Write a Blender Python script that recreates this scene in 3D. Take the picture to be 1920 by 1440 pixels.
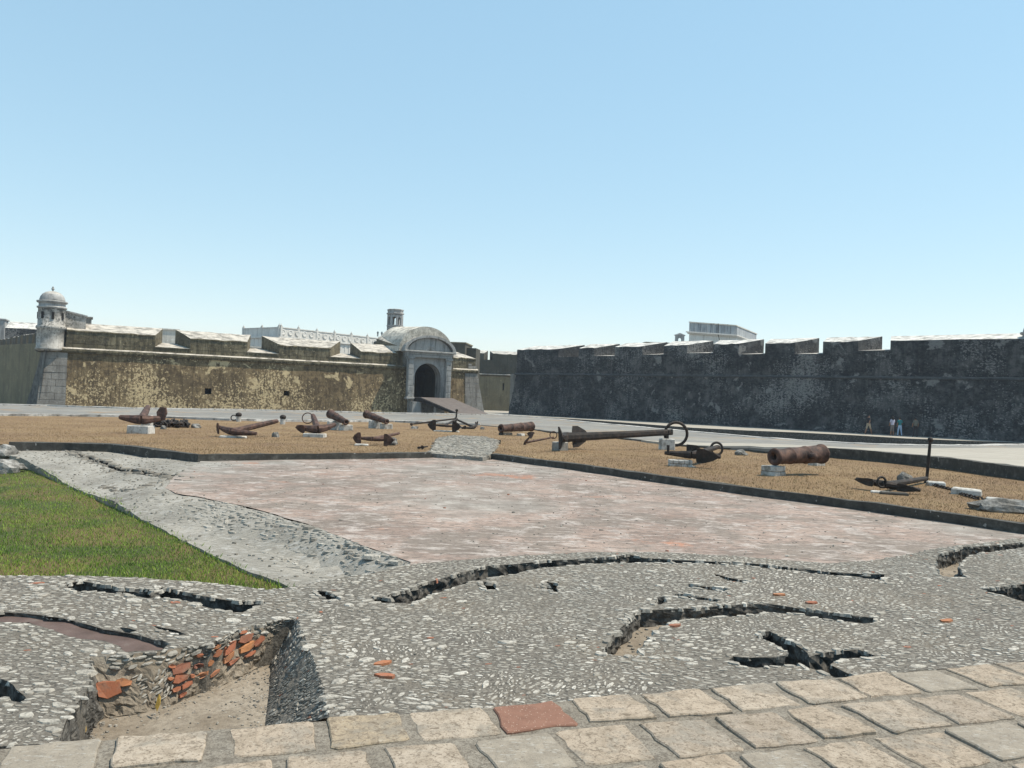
import bpy, bmesh, math, random
import numpy as np
from mathutils import Vector, Matrix, noise as mnoise
from mathutils.geometry import delaunay_2d_cdt

random.seed(7); rng = np.random.default_rng(11)
R = math.radians
for o in list(bpy.data.objects): bpy.data.objects.remove(o)
scn = bpy.context.scene
COL = scn.collection

# ------------------------------------------------------------------ camera, sky, sun, exposure
EYE = Vector((0, 0, 1.6))
PITCH, ROLL = R(0.955), R(2.06)
fw = Vector((0, math.cos(PITCH), math.sin(PITCH)))
up0 = Vector((0, -math.sin(PITCH), math.cos(PITCH))); rt0 = Vector((1, 0, 0))
rt = rt0*math.cos(ROLL) + up0*math.sin(ROLL); up = up0*math.cos(ROLL) - rt0*math.sin(ROLL)
cam = bpy.data.cameras.new('camera'); cam.sensor_width = 36; cam.lens = 36*1500/1920
cam.clip_start = .05; cam.clip_end = 20000
co = bpy.data.objects.new('camera', cam); COL.objects.link(co)
co.matrix_world = Matrix(((rt.x, up.x, -fw.x, EYE.x), (rt.y, up.y, -fw.y, EYE.y), (rt.z, up.z, -fw.z, EYE.z), (0, 0, 0, 1)))
scn.camera = co

SUN_EL, SUN_AZ = R(62), R(84)          # azimuth clockwise from +Y (straight ahead)
sdir = Vector((math.sin(SUN_AZ)*math.cos(SUN_EL), math.cos(SUN_AZ)*math.cos(SUN_EL), math.sin(SUN_EL)))
world = bpy.data.worlds.new('World'); scn.world = world; world.use_nodes = True
wn = world.node_tree; bg = wn.nodes['Background']
sky = wn.nodes.new('ShaderNodeTexSky'); sky.sky_type = 'NISHITA'; sky.sun_disc = False
sky.sun_elevation = SUN_EL; sky.sun_rotation = SUN_AZ
sky.altitude = 0; sky.air_density = 1.15; sky.dust_density = 0.0; sky.ozone_density = 4.0
gm = wn.nodes.new('ShaderNodeGamma'); gm.inputs[1].default_value = .4; hs = wn.nodes.new('ShaderNodeHueSaturation'); hs.inputs['Hue'].default_value = .484; hs.inputs['Saturation'].default_value = 1.5; hs.inputs['Value'].default_value = 2.08
wn.links.new(sky.outputs[0], gm.inputs[0]); wn.links.new(gm.outputs[0], hs.inputs['Color']); wn.links.new(hs.outputs[0], bg.inputs[0]); bg.inputs[1].default_value = 0.15
sl = bpy.data.lights.new('sun', 'SUN'); sl.energy = 4.0; sl.angle = R(.53); sl.color = (1, .905, .76)
so = bpy.data.objects.new('sun', sl); COL.objects.link(so); so.rotation_euler = sdir.to_track_quat('Z', 'Y').to_euler()
so.location = (30, 10, 60)
vs = scn.view_settings; vs.view_transform = 'Standard'; vs.look = 'None'; vs.gamma = 1; vs.exposure = 0.6
vs.use_curve_mapping = False

# ------------------------------------------------------------------ material helpers
class NT:
    def __init__(s, name):
        s.m = bpy.data.materials.new(name); s.m.use_nodes = True
        s.t = s.m.node_tree; s.b = s.t.nodes['Principled BSDF']
        s.b.inputs['Roughness'].default_value = .9
        s.b.inputs['Specular IOR Level'].default_value = .25
        s.tc = s.t.nodes.new('ShaderNodeTexCoord')
    def n(s, k, **kw):
        x = s.t.nodes.new(k)
        for a, v in kw.items(): setattr(x, a, v)
        return x
    def l(s, a, b): s.t.links.new(a, b)
    def pos(s, sc=(1, 1, 1), rot=0, world=True):
        mp = s.n('ShaderNodeMapping'); mp.inputs['Scale'].default_value = sc; mp.inputs['Rotation'].default_value = (0, 0, rot)
        if world:
            g = s.n('ShaderNodeNewGeometry'); s.l(g.outputs['Position'], mp.inputs[0])
        else: s.l(s.tc.outputs['Object'], mp.inputs[0])
        return mp.outputs[0]
    def noise(s, scale, detail=4, rough=.55, vec=None, dist=0):
        x = s.n('ShaderNodeTexNoise'); x.inputs['Scale'].default_value = scale; x.inputs['Detail'].default_value = detail
        x.inputs['Roughness'].default_value = rough; x.inputs['Distortion'].default_value = dist
        s.l(vec if vec is not None else s.pos(), x.inputs['Vector']); return x.outputs['Fac']
    def vor(s, scale, vec=None, feature='F1', out='Distance'):
        x = s.n('ShaderNodeTexVoronoi', feature=feature); x.inputs['Scale'].default_value = scale
        s.l(vec if vec is not None else s.pos(), x.inputs['Vector']); return x.outputs[out]
    def ramp(s, fac, stops):
        x = s.n('ShaderNodeValToRGB'); e = x.color_ramp.elements
        while len(e) < len(stops): e.new(.5)
        for i, (p, c) in enumerate(stops):
            e[i].position = p; c = (c, c, c) if not isinstance(c, (tuple, list)) else c
            e[i].color = (*c[:3], 1)
        s.l(fac, x.inputs[0]); return x.outputs[0]
    def mix(s, fac, a, b, mode='MIX'):
        x = s.n('ShaderNodeMix', data_type='RGBA', blend_type=mode)
        for v, i in ((fac, 0), (a, 6), (b, 7)):
            if isinstance(v, (int, float)): x.inputs[i].default_value = v if i == 0 else (v, v, v, 1)
            elif isinstance(v, tuple): x.inputs[i].default_value = (*v[:3], 1)
            else: s.l(v, x.inputs[i])
        return x.outputs[2]
    def math(s, op, a, b=0, clamp=False):
        x = s.n('ShaderNodeMath', operation=op, use_clamp=clamp)
        for i, v in enumerate((a, b)):
            if isinstance(v, (int, float)): x.inputs[i].default_value = v
            else: s.l(v, x.inputs[i])
        return x.outputs[0]
    def attr(s, name):
        x = s.n('ShaderNodeAttribute', attribute_name=name); return x.outputs['Fac']
    def rnd(s): return s.n('ShaderNodeObjectInfo').outputs['Random']
    def z(s, a, b, world=True):
        g = s.n('ShaderNodeNewGeometry'); sp = s.n('ShaderNodeSeparateXYZ'); s.l(g.outputs['Position'], sp.inputs[0])
        mr = s.n('ShaderNodeMapRange'); mr.inputs[1].default_value = a; mr.inputs[2].default_value = b
        s.l(sp.outputs[2], mr.inputs[0]); return mr.outputs[0]
    def upness(s, a=.3, b=.8):
        g = s.n('ShaderNodeNewGeometry'); sp = s.n('ShaderNodeSeparateXYZ'); s.l(g.outputs['True Normal'], sp.inputs[0])
        mr = s.n('ShaderNodeMapRange'); mr.inputs[1].default_value = a; mr.inputs[2].default_value = b
        s.l(sp.outputs[2], mr.inputs[0]); return mr.outputs[0]
    def col(s, c):
        if isinstance(c, tuple): s.b.inputs['Base Color'].default_value = (*c[:3], 1)
        else: s.l(c, s.b.inputs['Base Color'])
        return s
    def bump(s, hgt, strength=.5, dist=.02, prev=None):
        x = s.n('ShaderNodeBump'); x.inputs['Strength'].default_value = strength; x.inputs['Distance'].default_value = dist
        s.l(hgt, x.inputs['Height'])
        if prev is not None: s.l(prev, x.inputs['Normal'])
        s.l(x.outputs[0], s.b.inputs['Normal']); return x.outputs[0]

M = {}
def reg(k, t): M[k] = t.m; return t

def simple(k, c, var=.25, scale=6, rough=.9, bump=.3, bd=.01):
    t = NT(k); a = t.noise(scale, 6, .65)
    lo = tuple(v*(1-var) for v in c); hi = tuple(min(1, v*(1+var)) for v in c)
    t.col(t.ramp(a, [(.3, lo), (.7, hi)])); t.bump(t.noise(scale*6, 6, .7), bump, bd)
    t.b.inputs['Roughness'].default_value = rough
    return reg(k, t)

def materials():
    # foreground mortar between the set stones
    t = NT('mortar'); a = t.noise(1.1, 5, .6); b = t.noise(14, 6, .7); c = t.noise(90, 4, .7)
    k = t.ramp(a, [(.3, (.115, .103, .087)), (.5, (.142, .128, .108)), (.68, (.172, .145, .112))])
    k = t.mix(t.ramp(b, [(.48, 0), (.62, .8)]), k, (.195, .177, .15))
    k = t.mix(t.ramp(c, [(.40, .6), (.5, 0)]), k, (.048, .044, .038))
    k = t.mix(t.ramp(t.noise(32, 5, .7), [(.40, .7), (.48, 0)]), k, (.045, .041, .036))
    t.col(k); pb = t.bump(c, .5, .006); t.bump(b, .6, .02, pb); reg('mortar', t)
    # set coral stones
    t = NT('set_stone'); a = t.attr('tone'); b = t.noise(45, 5, .7); v = t.noise(.9, 3)
    k = t.ramp(a, [(0, (.155, .139, .116)), (.35, (.26, .239, .203)), (.75, (.405, .379, .33)), (.97, (.525, .497, .442)), (1, (.30, .115, .065))])
    k = t.mix(t.ramp(b, [(.42, .7), (.52, 0)]), k, (.12, .113, .102))
    k = t.mix(t.ramp(v, [(.45, 0), (.75, .35)]), k, (.22, .20, .175))
    t.col(k); t.bump(t.noise(70, 5, .7), .5, .006); reg('set_stone', t)
    # trench walls : weathered rubble, darkened to paint in the recess shade
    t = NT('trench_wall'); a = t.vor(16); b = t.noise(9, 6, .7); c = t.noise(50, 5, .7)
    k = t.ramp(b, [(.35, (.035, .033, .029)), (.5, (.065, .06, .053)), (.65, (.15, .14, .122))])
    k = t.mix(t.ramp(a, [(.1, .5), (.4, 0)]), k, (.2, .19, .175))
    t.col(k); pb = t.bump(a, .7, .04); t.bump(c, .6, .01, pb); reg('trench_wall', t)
    # compacted earth
    t = NT('earth'); a = t.noise(2.2, 6, .6); b = t.noise(25, 6, .75); c = t.noise(120, 3, .7)
    k = t.ramp(a, [(.3, (.175, .142, .105)), (.5, (.25, .212, .165)), (.7, (.315, .275, .222))])
    k = t.mix(t.ramp(b, [(.4, .5), (.55, 0)]), k, (.11, .088, .066)); k = t.mix(t.ramp(c, [(.62, 0), (.75, .6)]), k, (.38, .34, .28))
    t.col(k); pb = t.bump(b, .6, .02); t.bump(c, .4, .004, pb); reg('earth', t)
    t = NT('tile_bed'); a = t.noise(5, 6, .6); b = t.noise(60, 4, .7)
    k = t.ramp(a, [(.3, (.075, .052, .045)), (.6, (.12, .085, .075)), (.8, (.16, .14, .125))]); t.col(k); t.bump(b, .5, .006); reg('tile_bed', t)
    # fired tile fragments
    t = NT('terracotta'); r_ = t.rnd(); a = t.noise(14, 5, .65)
    k = t.ramp(r_, [(0, (.33, .125, .065)), (.4, (.27, .10, .058)), (.75, (.40, .18, .08)), (1, (.21, .088, .062))])
    k = t.mix(t.ramp(a, [(.5, 0), (.72, .7)]), k, (.22, .16, .12)); k = t.mix(t.ramp(t.noise(40, 4), [(.3, .5), (.45, 0)]), k, (.1, .05, .035))
    t.col(k); t.bump(t.noise(60, 5), .4, .005); reg('terracotta', t)
    # dressed paving
    t = NT('paving'); r_ = t.rnd(); a = t.noise(9, 6, .65); b = t.noise(70, 5, .75); c = t.noise(3.2, 6, .65, dist=.6)
    k = t.ramp(r_, [(0, (.315, .252, .19)), (.3, (.355, .292, .227)), (.55, (.33, .27, .208)), (.75, (.365, .308, .245)), (.9, (.285, .238, .19)), (1, (.33, .262, .172))])
    k = t.mix(t.ramp(a, [(.46, 0), (.6, .6)]), k, (.22, .178, .132)); k = t.mix(t.ramp(c, [(.52, 0), (.62, .65)]), k, (.20, .185, .158))
    k = t.mix(t.ramp(t.noise(26, 6, .7, dist=1.2), [(.40, .75), (.47, 0)]), k, (.125, .098, .07)); k = t.mix(t.ramp(t.noise(34, 5, .7), [(.57, 0), (.66, .5)]), k, (.42, .37, .30))
    k = t.mix(t.ramp(b, [(.38, .7), (.46, 0)]), k, (.12, .09, .065)); k = t.mix(t.ramp(t.vor(38), [(.05, .6), (.12, 0)]), k, (.13, .10, .075))
    t.col(k); pb = t.bump(b, .5, .006); t.bump(a, .5, .02, pb); reg('paving', t)
    t = NT('paving_worn'); a = t.noise(9, 6, .7); b = t.noise(60, 5, .75); c = t.noise(18, 5, .7, t.pos((1, 3, 1)))
    k = t.ramp(a, [(.3, (.20, .172, .138)), (.55, (.265, .232, .188)), (.75, (.33, .285, .228))]); k = t.mix(t.ramp(c, [(.55, 0), (.68, .7)]), k, (.4, .39, .36))
    k = t.mix(t.ramp(b, [(.33, .7), (.45, 0)]), k, (.1, .085, .07)); t.col(k); pb = t.bump(b, .5, .008); t.bump(a, .6, .02, pb); reg('paving_worn', t)
    t = NT('paving_red'); a = t.noise(12, 6, .6); b = t.noise(75, 3, .6)
    k = t.ramp(a, [(.3, (.165, .085, .06)), (.7, (.225, .12, .085))]); k = t.mix(t.ramp(t.vor(60), [(.12, .8), (.22, 0)]), k, (.42, .32, .25))
    t.col(k); t.bump(b, .4, .006); reg('paving_red', t)
    t = NT('joint'); a = t.noise(6, 6, .65); b = t.noise(80, 5, .75)
    k = t.ramp(a, [(.3, (.18, .157, .126)), (.55, (.235, .21, .173)), (.75, (.285, .26, .22))]); k = t.mix(t.ramp(b, [(.42, .7), (.5, 0)]), k, (.085, .07, .055)); k = t.mix(t.ramp(t.noise(22, 6, .7), [(.42, .6), (.5, 0)]), k, (.10, .085, .068))
    t.col(k); t.bump(b, .6, .012); reg('joint', t)
    # pink lime-plaster plaza
    t = NT('plaza'); a = t.noise(.32, 6, .6); b = t.noise(2.4, 8, .68); c = t.noise(11, 6, .72); d = t.noise(.75, 5, .6, t.pos((1, 1.0, 1))); e = t.noise(45, 4, .7)
    k = t.ramp(a, [(.32, (.19, .138, .114)), (.44, (.25, .188, .157)), (.56, (.325, .248, .208)), (.7, (.215, .172, .143))])
    k = t.mix(t.ramp(d, [(.47, 0), (.56, .8)]), k, (.185, .158, .134))
    k = t.mix(t.ramp(b, [(.53, 0), (.62, .85)]), k, (.40, .355, .325))
    k = t.mix(t.ramp(c, [(.36, .8), (.5, 0)]), k, (.125, .105, .09))
    k = t.mix(t.ramp(e, [(.3, .6), (.42, 0)]), k, (.09, .07, .06))
    k = t.mix(t.ramp(t.noise(5.5, 7, .7, t.pos((.55, 1.5, 1), .25)), [(.40, .75), (.48, 0)]), k, (.14, .112, .095)); k = t.mix(t.ramp(t.noise(7.5, 6, .72, t.pos((.5, 1.5, 1), .25)), [(.55, 0), (.63, .7)]), k, (.41, .365, .335))
    w = t.noise(.21, 3, .5, t.pos((1, 1, 1), .4)); k = t.mix(t.ramp(w, [(.53, 0), (.64, .75)]), k, t.ramp(b, [(.35, (.165, .145, .126)), (.6, (.33, .305, .275))]))
    g_ = t.n('ShaderNodeNewGeometry'); sp_ = t.n('ShaderNodeSeparateXYZ'); t.l(g_.outputs['Position'], sp_.inputs[0])
    gx = t.math('ADD', t.math('ADD', t.math('MULTIPLY', sp_.outputs[0], -.22), -.85), t.math('MULTIPLY', t.math('SUBTRACT', t.noise(.7, 6, .65), .5), 1.6))
    k = t.mix(t.ramp(gx, [(.25, 0), (.6, .9)]), k, t.ramp(t.noise(3.5, 7, .7, t.pos((.6, 1.4, 1), .4)), [(.4, (.16, .148, .13)), (.52, (.25, .235, .21)), (.62, (.37, .355, .33))]))
    k = t.mix(t.math('MULTIPLY', t.ramp(t.noise(.55, 3, .6, t.pos((1, 1, 1), 1.1)), [(.66, 0), (.71, 1)]), t.ramp(c, [(.4, 0), (.55, .8)])), k, (.36, .155, .085))
    t.col(k); pb = t.bump(c, .5, .02); t.bump(b, .5, .04, pb); reg('plaza', t)
    # grey worn lime pavement at the left
    t = NT('grey_floor'); a = t.noise(.6, 6, .62); b = t.noise(4.5, 7, .68); c = t.noise(18, 6, .72, t.pos((.7, 1.3, 1), .4)); e = t.noise(60, 4, .7)
    k = t.ramp(a, [(.3, (.18, .166, .144)), (.48, (.245, .23, .20)), (.62, (.315, .295, .258)), (.75, (.36, .335, .295))])
    k = t.mix(t.ramp(b, [(.55, 0), (.7, .6)]), k, (.42, .41, .39)); k = t.mix(t.ramp(c, [(.42, .55), (.5, 0)]), k, (.125, .115, .10)); k = t.mix(t.ramp(t.noise(9, 6, .7, t.pos((.6, 1.6, 1), .5)), [(.56, 0), (.63, .7)]), k, (.38, .37, .345))
    k = t.mix(t.ramp(e, [(.3, .5), (.42, 0)]), k, (.07, .066, .06)); t.col(k); pb = t.bump(c, .6, .02); t.bump(b, .5, .03, pb); reg('grey_floor', t)
    # dry lawn
    t = NT('dry_soil'); a = t.noise(.35, 6, .6); b = t.noise(5, 7, .72); c = t.noise(40, 4, .7)
    k = t.ramp(a, [(.3, (.165, .105, .06)), (.5, (.215, .143, .076)), (.7, (.265, .187, .10))]); k = t.mix(t.ramp(b, [(.35, .65), (.52, 0)]), k, (.15, .085, .048))
    k = t.mix(t.ramp(c, [(.55, 0), (.72, .7)]), k, (.36, .27, .15)); k = t.mix(t.ramp(t.noise(.9, 5, .6), [(.66, 0), (.76, .7)]), k, (.17, .08, .055))
    t.col(k); pb = t.bump(c, .7, .03); t.bump(b, .4, .05, pb); reg('dry_soil', t)
    t = NT('dry_blade'); a = t.attr('tone'); t.col(t.ramp(a, [(0, (.16, .105, .056)), (.5, (.23, .157, .082)), (.9, (.305, .22, .118)), (1, (.20, .18, .07))])); reg('dry_blade', t)
    t = NT('lawn_soil'); a = t.noise(.8, 5, .6); t.col(t.ramp(a, [(.42, (.055, .065, .022)), (.58, (.12, .085, .04))])); t.bump(t.noise(30, 4), .6, .03); reg('lawn_soil', t)
    t = NT('grass_blade'); a = t.attr('tone'); t.col(t.ramp(a, [(0, (.055, .115, .02)), (.35, (.13, .225, .03)), (.6, (.25, .36, .055)), (.78, (.24, .21, .07)), (1, (.24, .15, .065))]))
    t.b.inputs['Roughness'].default_value = .6; reg('grass_blade', t)
    # roads
    t = NT('road'); a = t.noise(.16, 6, .65, t.pos((1, 1, 1), .3)); b = t.noise(1.7, 6, .7); c = t.noise(14, 5, .7); d = t.noise(.4, 5, .65)
    k = t.ramp(a, [(.3, (.155, .15, .14)), (.5, (.205, .198, .183)), (.68, (.255, .24, .21))]); k = t.mix(t.ramp(b, [(.36, .6), (.5, 0)]), k, (.12, .115, .105))
    k = t.mix(t.ramp(d, [(.56, 0), (.66, .8)]), k, (.27, .18, .10)); k = t.mix(t.ramp(c, [(.62, 0), (.75, .5)]), k, (.33, .31, .28))
    t.col(k); t.bump(c, .4, .02); reg('road', t)
    t = NT('pale_path'); a = t.noise(.5, 5, .6, t.pos((.5, 1.6, 1))); c = t.noise(3.5, 6, .7, t.pos((.5, 2, 1)))
    k = t.ramp(a, [(.3, (.29, .265, .225)), (.7, (.38, .35, .30))]); k = t.mix(t.ramp(c, [(.34, .6), (.48, 0)]), k, (.19, .17, .145)); t.col(k); t.bump(c, .4, .02); reg('pale_path', t)
    t = NT('white_coping'); c = t.noise(3.5, 6, .7); t.col(t.ramp(c, [(.35, (.14, .135, .125)), (.48, (.40, .385, .36)), (.75, (.52, .505, .48))])); t.bump(t.noise(18, 5), .5, .02); reg('white_coping', t)
    t = NT('kerb_stone'); c = t.noise(5, 6, .7); d = t.noise(.8, 4, .6)
    k = t.ramp(c, [(.3, (.035, .034, .03)), (.55, (.065, .062, .055)), (.75, (.13, .125, .112))]); k = t.mix(t.ramp(t.noise(9, 4), [(.66, 0), (.7, .7)]), k, (.36, .35, .33)); t.col(k); t.bump(t.noise(40, 5), .5, .01); reg('kerb_stone', t)
    simple('ditch', (.16, .15, .13), .35, .8)
    # fort walls
    def fort(k_, base, hi, cream, cream_t, dark, streak=.6, lowcream=True, bumpd=.05, top=(.50, .475, .43), cs=1.25, cells=False):
        t = NT(k_); st = t.noise(1.0, 5, .65, t.pos((2.6, 2.6, .28))); bl = t.noise(.55, 6, .65); sm = t.noise(2.6, 8, .72); fi = t.noise(9, 6, .75); pa = t.math('ADD', t.math('MULTIPLY', t.noise(cs*.5, 9, .72, dist=.3), .45), t.math('MULTIPLY', t.noise(cs*2.6, 8, .74), .55))
        k = t.mix(t.ramp(bl, [(.35, 0), (.65, 1)]), base, hi); k = t.mix(t.ramp(st, [(.5, 0), (.66, streak)]), k, dark)
        k = t.mix(t.ramp(fi, [(.3, .55), (.5, 0)]), k, tuple(v*.45 for v in base)); k = t.mix(t.ramp(sm, [(.58, 0), (.7, .5)]), k, tuple(min(1, v*1.9) for v in hi))
        if cream:
            f = pa
            if lowcream: f = t.math('ADD', pa, t.math('MULTIPLY', t.math('SUBTRACT', .5, t.z(-.6, 4.6)), .09))
            f = t.math('ADD', f, t.math('MULTIPLY', t.math('SUBTRACT', t.noise(.16, 3, .5), .5), .30))
            f = t.math('SUBTRACT', f, t.math('MULTIPLY', t.ramp(st, [(.5, 0), (.7, 1)]), .10))
            k = t.mix(t.ramp(f, [(cream_t, 0), (cream_t+.035, .9)]), k, t.ramp(fi, [(.3, tuple(v*.72 for v in cream)), (.6, cream)]))
        w = t.noise(1.3, 7, .7)
        tp = t.ramp(w, [(.36, tuple(v*.33 for v in top)), (.5, tuple(v*.75 for v in top)), (.62, top)])
        if cells:
            vc = t.n('ShaderNodeTexVoronoi'); vc.inputs['Scale'].default_value = 2.2; t.l(t.pos((1, 1, 2.1)), vc.inputs['Vector']); bw = t.n('ShaderNodeRGBToBW'); t.l(vc.outputs['Color'], bw.inputs[0])
            k = t.mix(t.ramp(bw.outputs[0], [(.35, .75), (.55, 0)]), k, dark); k = t.mix(t.ramp(bw.outputs[0], [(.6, 0), (.85, .45)]), k, tuple(min(1, v*2.2) for v in hi)); k = t.mix(t.ramp(t.noise(5, 7, .75, t.pos((1, 1, 1.8))), [(.42, .8), (.5, 0)]), k, tuple(v*.6 for v in dark)); k = t.mix(t.ramp(t.noise(6, 7, .75, t.pos((1, 1, 1.8), 1.)), [(.535, 0), (.59, .8)]), k, cream)
        if cells: k = t.mix(t.math('MULTIPLY', t.ramp(t.noise(.45, 6, .62), [(.50, 0), (.60, 1)]), t.ramp(fi, [(.4, .25), (.6, .75)])), k, (.17, .17, .165))
        k = t.mix(t.upness(.55, .8), k, tp)
        t.col(k); pb = t.bump(fi, .6, bumpd*.5); t.bump(pa, .5, bumpd, pb); return reg(k_, t)
    def fort2(k_, dark, mid, hi, fleck, ft, lf, big=None, top=(.46, .42, .35), low=.06, streak=.55, grime=.6, flat=1.0, bumpd=.06):
        """weathered render: mottled ground, water streaks, grime clouds, fine flecks and larger bare patches"""
        t = NT(k_); pv_ = t.pos((1, 1, flat)); a = t.noise(3.0, 9, .74, pv_); a2 = t.noise(.9, 6, .65); st = t.noise(1., 6, .68, t.pos((4.5, 4.5, .32))); gr = t.noise(.28, 6, .62); fi = t.noise(5.2, 9, .72, t.pos((1, 1, flat), .7)); lg = t.noise(.2, 4, .55)
        k = t.mix(t.ramp(a, [(.43, 0), (.57, 1)]), dark, mid); k = t.mix(t.ramp(a2, [(.48, 0), (.62, .7)]), k, hi)
        k = t.mix(t.ramp(st, [(.5, 0), (.6, streak)]), k, tuple(v*.7 for v in dark)); k = t.mix(t.ramp(gr, [(.52, 0), (.64, grime)]), k, tuple(v*.8 for v in dark))
        f = t.math('ADD', fi, t.math('MULTIPLY', t.math('SUBTRACT', lg, .5), lf)); f = t.math('ADD', f, t.math('MULTIPLY', t.math('SUBTRACT', .5, t.z(-.6, 4.6)), low)); f = t.math('SUBTRACT', f, t.math('MULTIPLY', t.ramp(st, [(.48, 0), (.62, 1)]), .06))
        k = t.mix(t.ramp(f, [(ft, 0), (ft+.03, .92)]), k, t.ramp(a, [(.35, tuple(v*.7 for v in fleck)), (.6, fleck)]))
        if big is not None:
            k = t.mix(t.math('MULTIPLY', t.ramp(t.noise(.55, 9, .66, dist=.4), [(big, 0), (big+.03, .9)]), t.ramp(a, [(.35, .55), (.5, 1)])), k, tuple(v*.92 for v in fleck))
        w = t.noise(1.3, 7, .7); tp = t.ramp(w, [(.40, tuple(v*.35 for v in top)), (.5, tuple(v*.8 for v in top)), (.58, top)])
        k = t.mix(t.upness(.55, .8), k, tp); t.col(k); pb = t.bump(a, .6, bumpd*.6); t.bump(fi, .5, bumpd, pb); return reg(k_, t)
    fort2('fort_brown', (.085, .062, .037), (.20, .145, .08), (.25, .185, .105), (.56, .44, .26), .562, .5, .585)
    fort2('fort_parapet', (.07, .06, .04), (.165, .14, .088), (.22, .19, .125), (.44, .37, .235), .595, .4, .66, low=0, streak=.7, top=(.50, .46, .40))
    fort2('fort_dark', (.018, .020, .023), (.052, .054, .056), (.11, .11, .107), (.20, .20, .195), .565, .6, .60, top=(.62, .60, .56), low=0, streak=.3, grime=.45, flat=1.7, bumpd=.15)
    fort2('vault_plaster', (.30, .28, .24), (.52, .49, .43), (.60, .57, .50), (.13, .125, .115), .60, .5, .63, low=0, streak=.5, grime=.3, top=(.60, .56, .48))
    fort2('turret_plaster', (.24, .23, .21), (.42, .40, .37), (.52, .50, .46), (.10, .10, .095), .575, .6, .60, low=0, streak=.5, grime=.45, top=(.45, .43, .39), bumpd=.03)
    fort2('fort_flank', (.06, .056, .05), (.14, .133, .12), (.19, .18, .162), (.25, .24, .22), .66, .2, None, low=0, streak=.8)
    fort('fort_curtain', (.17, .145, .095), (.23, .20, .13), (.28, .25, .17), .68, (.09, .08, .06), .5, lowcream=False)
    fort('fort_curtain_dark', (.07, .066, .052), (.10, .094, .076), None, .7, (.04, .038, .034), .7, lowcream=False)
    fort('ashlar', (.17, .16, .145), (.26, .25, .23), (.38, .365, .34), .64, (.085, .08, .072), .55, lowcream=False)
    fort('portal_stone', (.25, .25, .24), (.34, .34, .33), (.10, .10, .10), .585, (.075, .076, .078), .7, lowcream=False, top=(.4, .38, .34))
    fort('white_plaster', (.50, .47, .42), (.60, .57, .51), (.15, .145, .135), .57, (.2, .195, .18), .45, lowcream=False, top=(.62, .575, .49))
    fort('pale_stone', (.60, .58, .54), (.68, .66, .62), (.22, .215, .20), .66, (.24, .23, .21), .4, lowcream=False, bumpd=.02)
    fort('tower_stone', (.29, .29, .285), (.39, .39, .38), (.10, .10, .10), .60, (.12, .12, .12), .6, lowcream=False, bumpd=.03)
    fort('blue_stain', (.32, .345, .37), (.43, .45, .46), (.40, .40, .39), .64, (.11, .12, .135), .9, lowcream=False, bumpd=.01)
    fort('dark_ledge', (.045, .05, .055), (.08, .085, .09), None, .6, (.02, .022, .026), .5, lowcream=False, top=(.13, .13, .125))
    simple('dark_void', (.018, .017, .016), .2); simple('bridge_deck', (.135, .115, .105), .15, 2, .85); simple('bridge_under', (.035, .03, .028), .3, 2)  # dark_void: near-black colour painting the shade inside openings; also on the drainpipe
    # things
    t = NT('rust'); a = t.noise(5, 6, .7, t.pos(world=False)); b = t.noise(30, 5, .7, t.pos(world=False))
    k = t.ramp(a, [(.38, (.035, .024, .021)), (.5, (.075, .045, .037)), (.62, (.125, .072, .054))]); k = t.mix(t.ramp(b, [(.55, 0), (.7, .5)]), k, (.155, .088, .06))
    t.col(k); t.bump(b, .6, .012); t.b.inputs['Roughness'].default_value = .75; reg('rust', t)
    t = NT('dark_iron'); a = t.noise(5, 6, .7, t.pos(world=False)); b = t.noise(30, 5, .7, t.pos(world=False))
    k = t.ramp(a, [(.36, (.014, .012, .011)), (.5, (.028, .023, .02)), (.64, (.055, .038, .03))]); t.col(k); t.bump(b, .6, .012); t.b.inputs['Roughness'].default_value = .7; reg('dark_iron', t)
    t = NT('painted_block'); a = t.noise(4, 6, .7); b = t.noise(25, 5, .7)
    k = t.ramp(a, [(.40, (.24, .22, .19)), (.5, (.44, .425, .395)), (.62, (.54, .525, .49))]); k = t.mix(t.ramp(b, [(.32, .6), (.45, 0)]), k, (.15, .14, .125)); t.col(k); t.bump(b, .4, .01); reg('painted_block', t)
    t = NT('rock'); a = t.noise(3.5, 7, .7); b = t.noise(16, 6, .75)
    k = t.ramp(a, [(.36, (.075, .072, .065)), (.5, (.19, .183, .168)), (.63, (.36, .35, .33))]); k = t.mix(t.ramp(b, [(.33, .7), (.5, 0)]), k, (.06, .058, .052)); t.col(k); t.bump(b, .8, .03); reg('rock', t)
    simple('yellow_leaf', (.42, .27, .06), .3, 30, .6); simple('mustard', (.42, .3, .08), .3, 20)
    for k, c in dict(skin=(.22, .12, .075), hair=(.018, .014, .012), shirt_black=(.022, .022, .025), shorts_khaki=(.30, .26, .20), shirt_lilac=(.42, .42, .52), skirt_grey=(.17, .15, .14), shirt_teal=(.02, .16, .17), jeans_pale=(.30, .42, .58), shirt_grey=(.13, .13, .11), trousers_dark=(.03, .026, .03), cap_white=(.5, .5, .5)).items():
        simple(k, c, .12, 20, .85, .2)
materials()

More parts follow.
